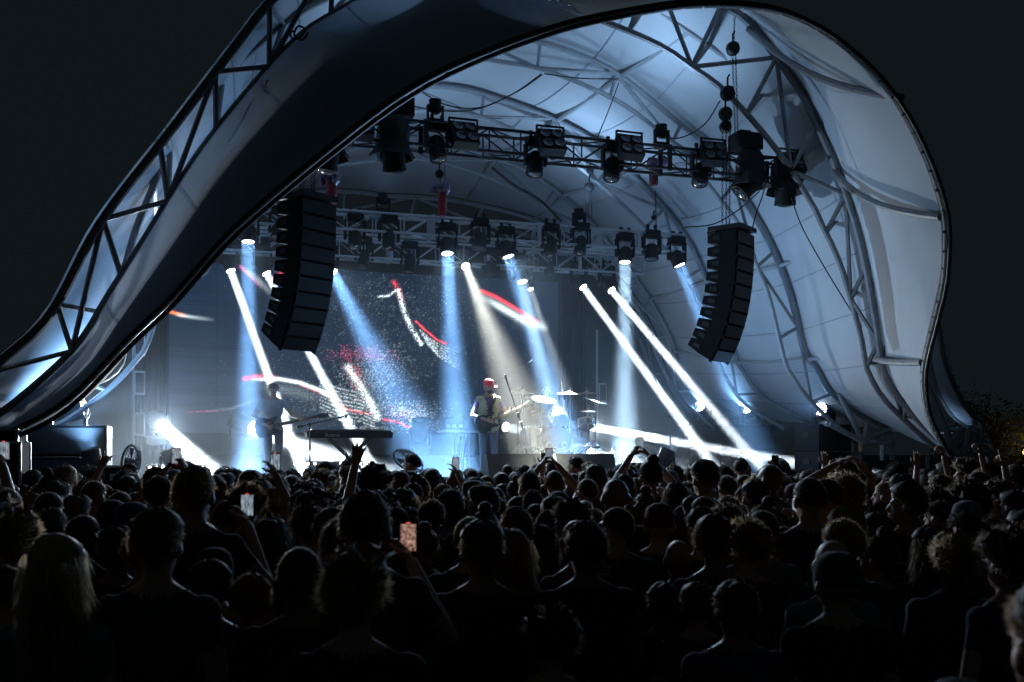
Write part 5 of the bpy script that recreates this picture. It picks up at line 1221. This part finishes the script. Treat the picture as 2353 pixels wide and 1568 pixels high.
# two people watching from behind the speaker stack
for px, D, bk, sty, lab in ((1926, 17.6, 'wave', 'short', 'stagehand behind the lit speaker stack raising one hand'), (1972, 17.4, 'turned', 'short', 'stagehand in profile behind the lit speaker stack'), (1775, 19.6, 'plain', 'short', 'dim stagehand standing deep between the speaker stacks')):
    p = W(uof(px, D), D, DECK); person(p, (-.8, -.4) if bk == 'turned' else (-.9, .2), .80 if D < 18 else .76, bk, sty, lab, 'stagehands by the speaker stacks')

# ------------------------------------------------------------------ tree with a warm lamp, far right
tx, ty = 16.1, 33.0
tr = thing('tree', 'leafy tree glowing orange from a lamp beyond the canopy foot', 'tree', (tx, ty, 0))
BARK = mat('bark', (.03, .02, .015), .9, 0, .4, 12, bump=.5); LEAF = mat('leaf', (.07, .09, .03), .6, 0, .5, 3, trans=.45)
tb = MB().tube([(0, 0, 0), (.05, .02, 1.2), (-.04, .05, 2.2), (.03, 0, 3.2)], [.16, .12, .10, .05], 8)
rt_ = np.random.default_rng(5); cl = []
for i in range(14):
    a = rt_.uniform(0, 6.28); z = rt_.uniform(1.3, 2.8); e = Vector((math.cos(a)*rt_.uniform(.6, 1.4), math.sin(a)*rt_.uniform(.5, 1.2), z+rt_.uniform(-.1, 1.0))); tb.tube([(0, 0, z), Vector((0, 0, z)).lerp(e, .5)+Vector((0, 0, .12)), e], [.05, .03, .012], 6); cl.append(e)
tb.build('trunk', BARK, tr)
lb = MB()
for i in range(2600):
    c = cl[rt_.integers(len(cl))]; q = Vector(c)+Vector(rt_.standard_normal(3)*np.array((.38, .38, .30))); d = Vector(rt_.standard_normal(3)).normalized(); s = d.orthogonal().normalized(); L = rt_.uniform(.08, .17)
    lb.add([q, q+d*L*.5+s*L*.3, q+d*L, q+d*L*.5-s*L*.3], [(0, 1, 2, 3)])
lb.build('crown', LEAF, tr, False, kind='stuff')
LAMPG = emit('warm_lamp_globe', (1, .50, .13), 3.0)
for dx, dy, h, lab in ((.6, -.9, 2.05, 'warm lamp post shining into the tree'), (1.3, .7, 1.75, 'lower warm lamp post half hidden behind the tree')):
    lm = thing('lamp_post', lab, 'lamp', (tx+dx, ty+dy, 0)); MB().tube([(0, 0, 0), (0, 0, h)], .04, 8).build('post', BLACK, lm); MB().ell((0, 0, h+.1), (.11, .11, .12)).build('globe', LAMPG, lm)
    pl = bpy.data.lights.new('warm_lamp', 'POINT'); pl.energy = 9; pl.color = (1, .55, .2); pl.shadow_soft_size = .12; q = bpy.data.objects.new('warm_lamp', pl); C.objects.link(q); q.location = (tx+dx, ty+dy-.25, h+.25)

# the farthest rows, past the three hundred nearest people: one mass
def low_copy(me, ratio):
    o = bpy.data.objects.new('tmp', me); C.objects.link(o); m = o.modifiers.new('d', 'DECIMATE'); m.ratio = ratio
    dg = bpy.context.evaluated_depsgraph_get(); dg.update(); e = o.evaluated_get(dg).to_mesh()
    e.calc_loop_triangles(); v = np.array([q.co[:] for q in e.vertices]); f = np.array([t.vertices[:] for t in e.loop_triangles]); mi = np.array([t.material_index for t in e.loop_triangles])
    o.evaluated_get(dg).to_mesh_clear(); bpy.data.objects.remove(o); return v, f, mi
KEYS = ('plain', 'slim', 'turned', 'looking'); HK = ('short', 'crop', 'long', 'curly', 'short')
LB = {k: low_copy(BODIES[k], .22) for k in KEYS}; LH = {k: low_copy(HAIRS[k][0], .5) for k in set(HK)}
VV_, FF_, MM_ = [], [], []; off = 0
for x, d in mass:
    f = facing((x, d, 0)); a = math.atan2(-f[0], f[1])+random.gauss(0, .25); h = random.gauss(1.69, .08)/TOPZ; c, s_ = math.cos(a), math.sin(a)
    bk, hk = random.choice(KEYS), random.choice(HK)
    for (v, fc, mi), sh in ((LB[bk], 0), (LH[hk], 1)):
        v = v.copy()
        if sh:
            ax, az = HEADYAW.get(bk, (0, 0)); M = np.array(Matrix.Translation((0, -.005, 1.50)) @ Matrix.Rotation(ax, 4, 'X') @ Matrix.Rotation(az, 4, 'Z') @ Matrix.Translation((0, .005, -1.50))); v = v@M[:3, :3].T+M[:3, 3]
        v = v*h; v = np.stack([c*v[:, 0]-s_*v[:, 1]+x, s_*v[:, 0]+c*v[:, 1]+d, v[:, 2]], 1)
        VV_.append(v); FF_.append(fc+off); off += len(v); cl_ = random.choice((0, 0, 1, 5, 6)); sk_ = random.choice((2, 2, 7))
        MM_.append(np.where(mi == 1, sk_, np.where(mi == 2, 3, cl_)) if not sh else np.full(len(fc), 4))
V_ = np.concatenate(VV_); F_ = np.concatenate(FF_); M_ = np.concatenate(MM_)
me = bpy.data.meshes.new('crowd'); me.vertices.add(len(V_)); me.vertices.foreach_set('co', V_.astype(np.float32).ravel()); me.loops.add(F_.size); me.loops.foreach_set('vertex_index', F_.astype(np.int32).ravel())
me.polygons.add(len(F_)); me.polygons.foreach_set('loop_start', np.arange(0, F_.size, 3, dtype=np.int32)); me.update(calc_edges=True)
for m in (CLOTH[0], CLOTH[1], SKIN[1], TROUSER[0], HAIR[0], CLOTH[2], CLOTH[3], SKIN[3]): me.materials.append(m)
me.polygons.foreach_set('material_index', M_.astype(np.int32)); me.polygons.foreach_set('use_smooth', np.ones(len(F_), bool)); me.update()
link('crowd', me, None, 'dark mass of heads packed against the stage front', 'crowd', None, 'stuff')
# low smoke rolling over the deck
sm_ = bpy.data.materials.new('low_smoke'); sm_.use_nodes = True; nt = sm_.node_tree; nt.nodes.clear()
o_ = nt.nodes.new('ShaderNodeOutputMaterial'); pv = nt.nodes.new('ShaderNodeVolumePrincipled'); tc = nt.nodes.new('ShaderNodeTexCoord'); nz = nt.nodes.new('ShaderNodeTexNoise'); sp_ = nt.nodes.new('ShaderNodeSeparateXYZ')
nz.inputs['Scale'].default_value = .9; nz.inputs['Detail'].default_value = 2
nt.links.new(tc.outputs['Object'], nz.inputs['Vector']); nt.links.new(tc.outputs['Object'], sp_.inputs[0])
def mth(op, a, b=None):
    n = nt.nodes.new('ShaderNodeMath'); n.operation = op
    for i, q in enumerate((a, b)):
        if q is None: continue
        if isinstance(q, (int, float)): n.inputs[i].default_value = q
        else: nt.links.new(q, n.inputs[i])
    return n.outputs[0]
fall = mth('EXPONENT', mth('MULTIPLY', mth('SUBTRACT', sp_.outputs['Z'], DECK), -1.45))
puff = mth('MAXIMUM', mth('MULTIPLY', mth('SUBTRACT', nz.outputs['Fac'], .36), 4.0), 0.0)
nt.links.new(mth('MULTIPLY', mth('MULTIPLY', fall, puff), .07), pv.inputs['Density'])
pv.inputs['Color'].default_value = (.80, .91, 1, 1); nt.links.new(pv.outputs[0], o_.inputs['Volume'])
ls = MB().box((3.4, 18.6, DECK+1.42), (12.4, 7.4, 2.8)).build('smoke', sm_, None, False, kind='stuff'); ls.rotation_euler = (0, 0, TH)
sm_.cycles.volume_step_rate = 3.0
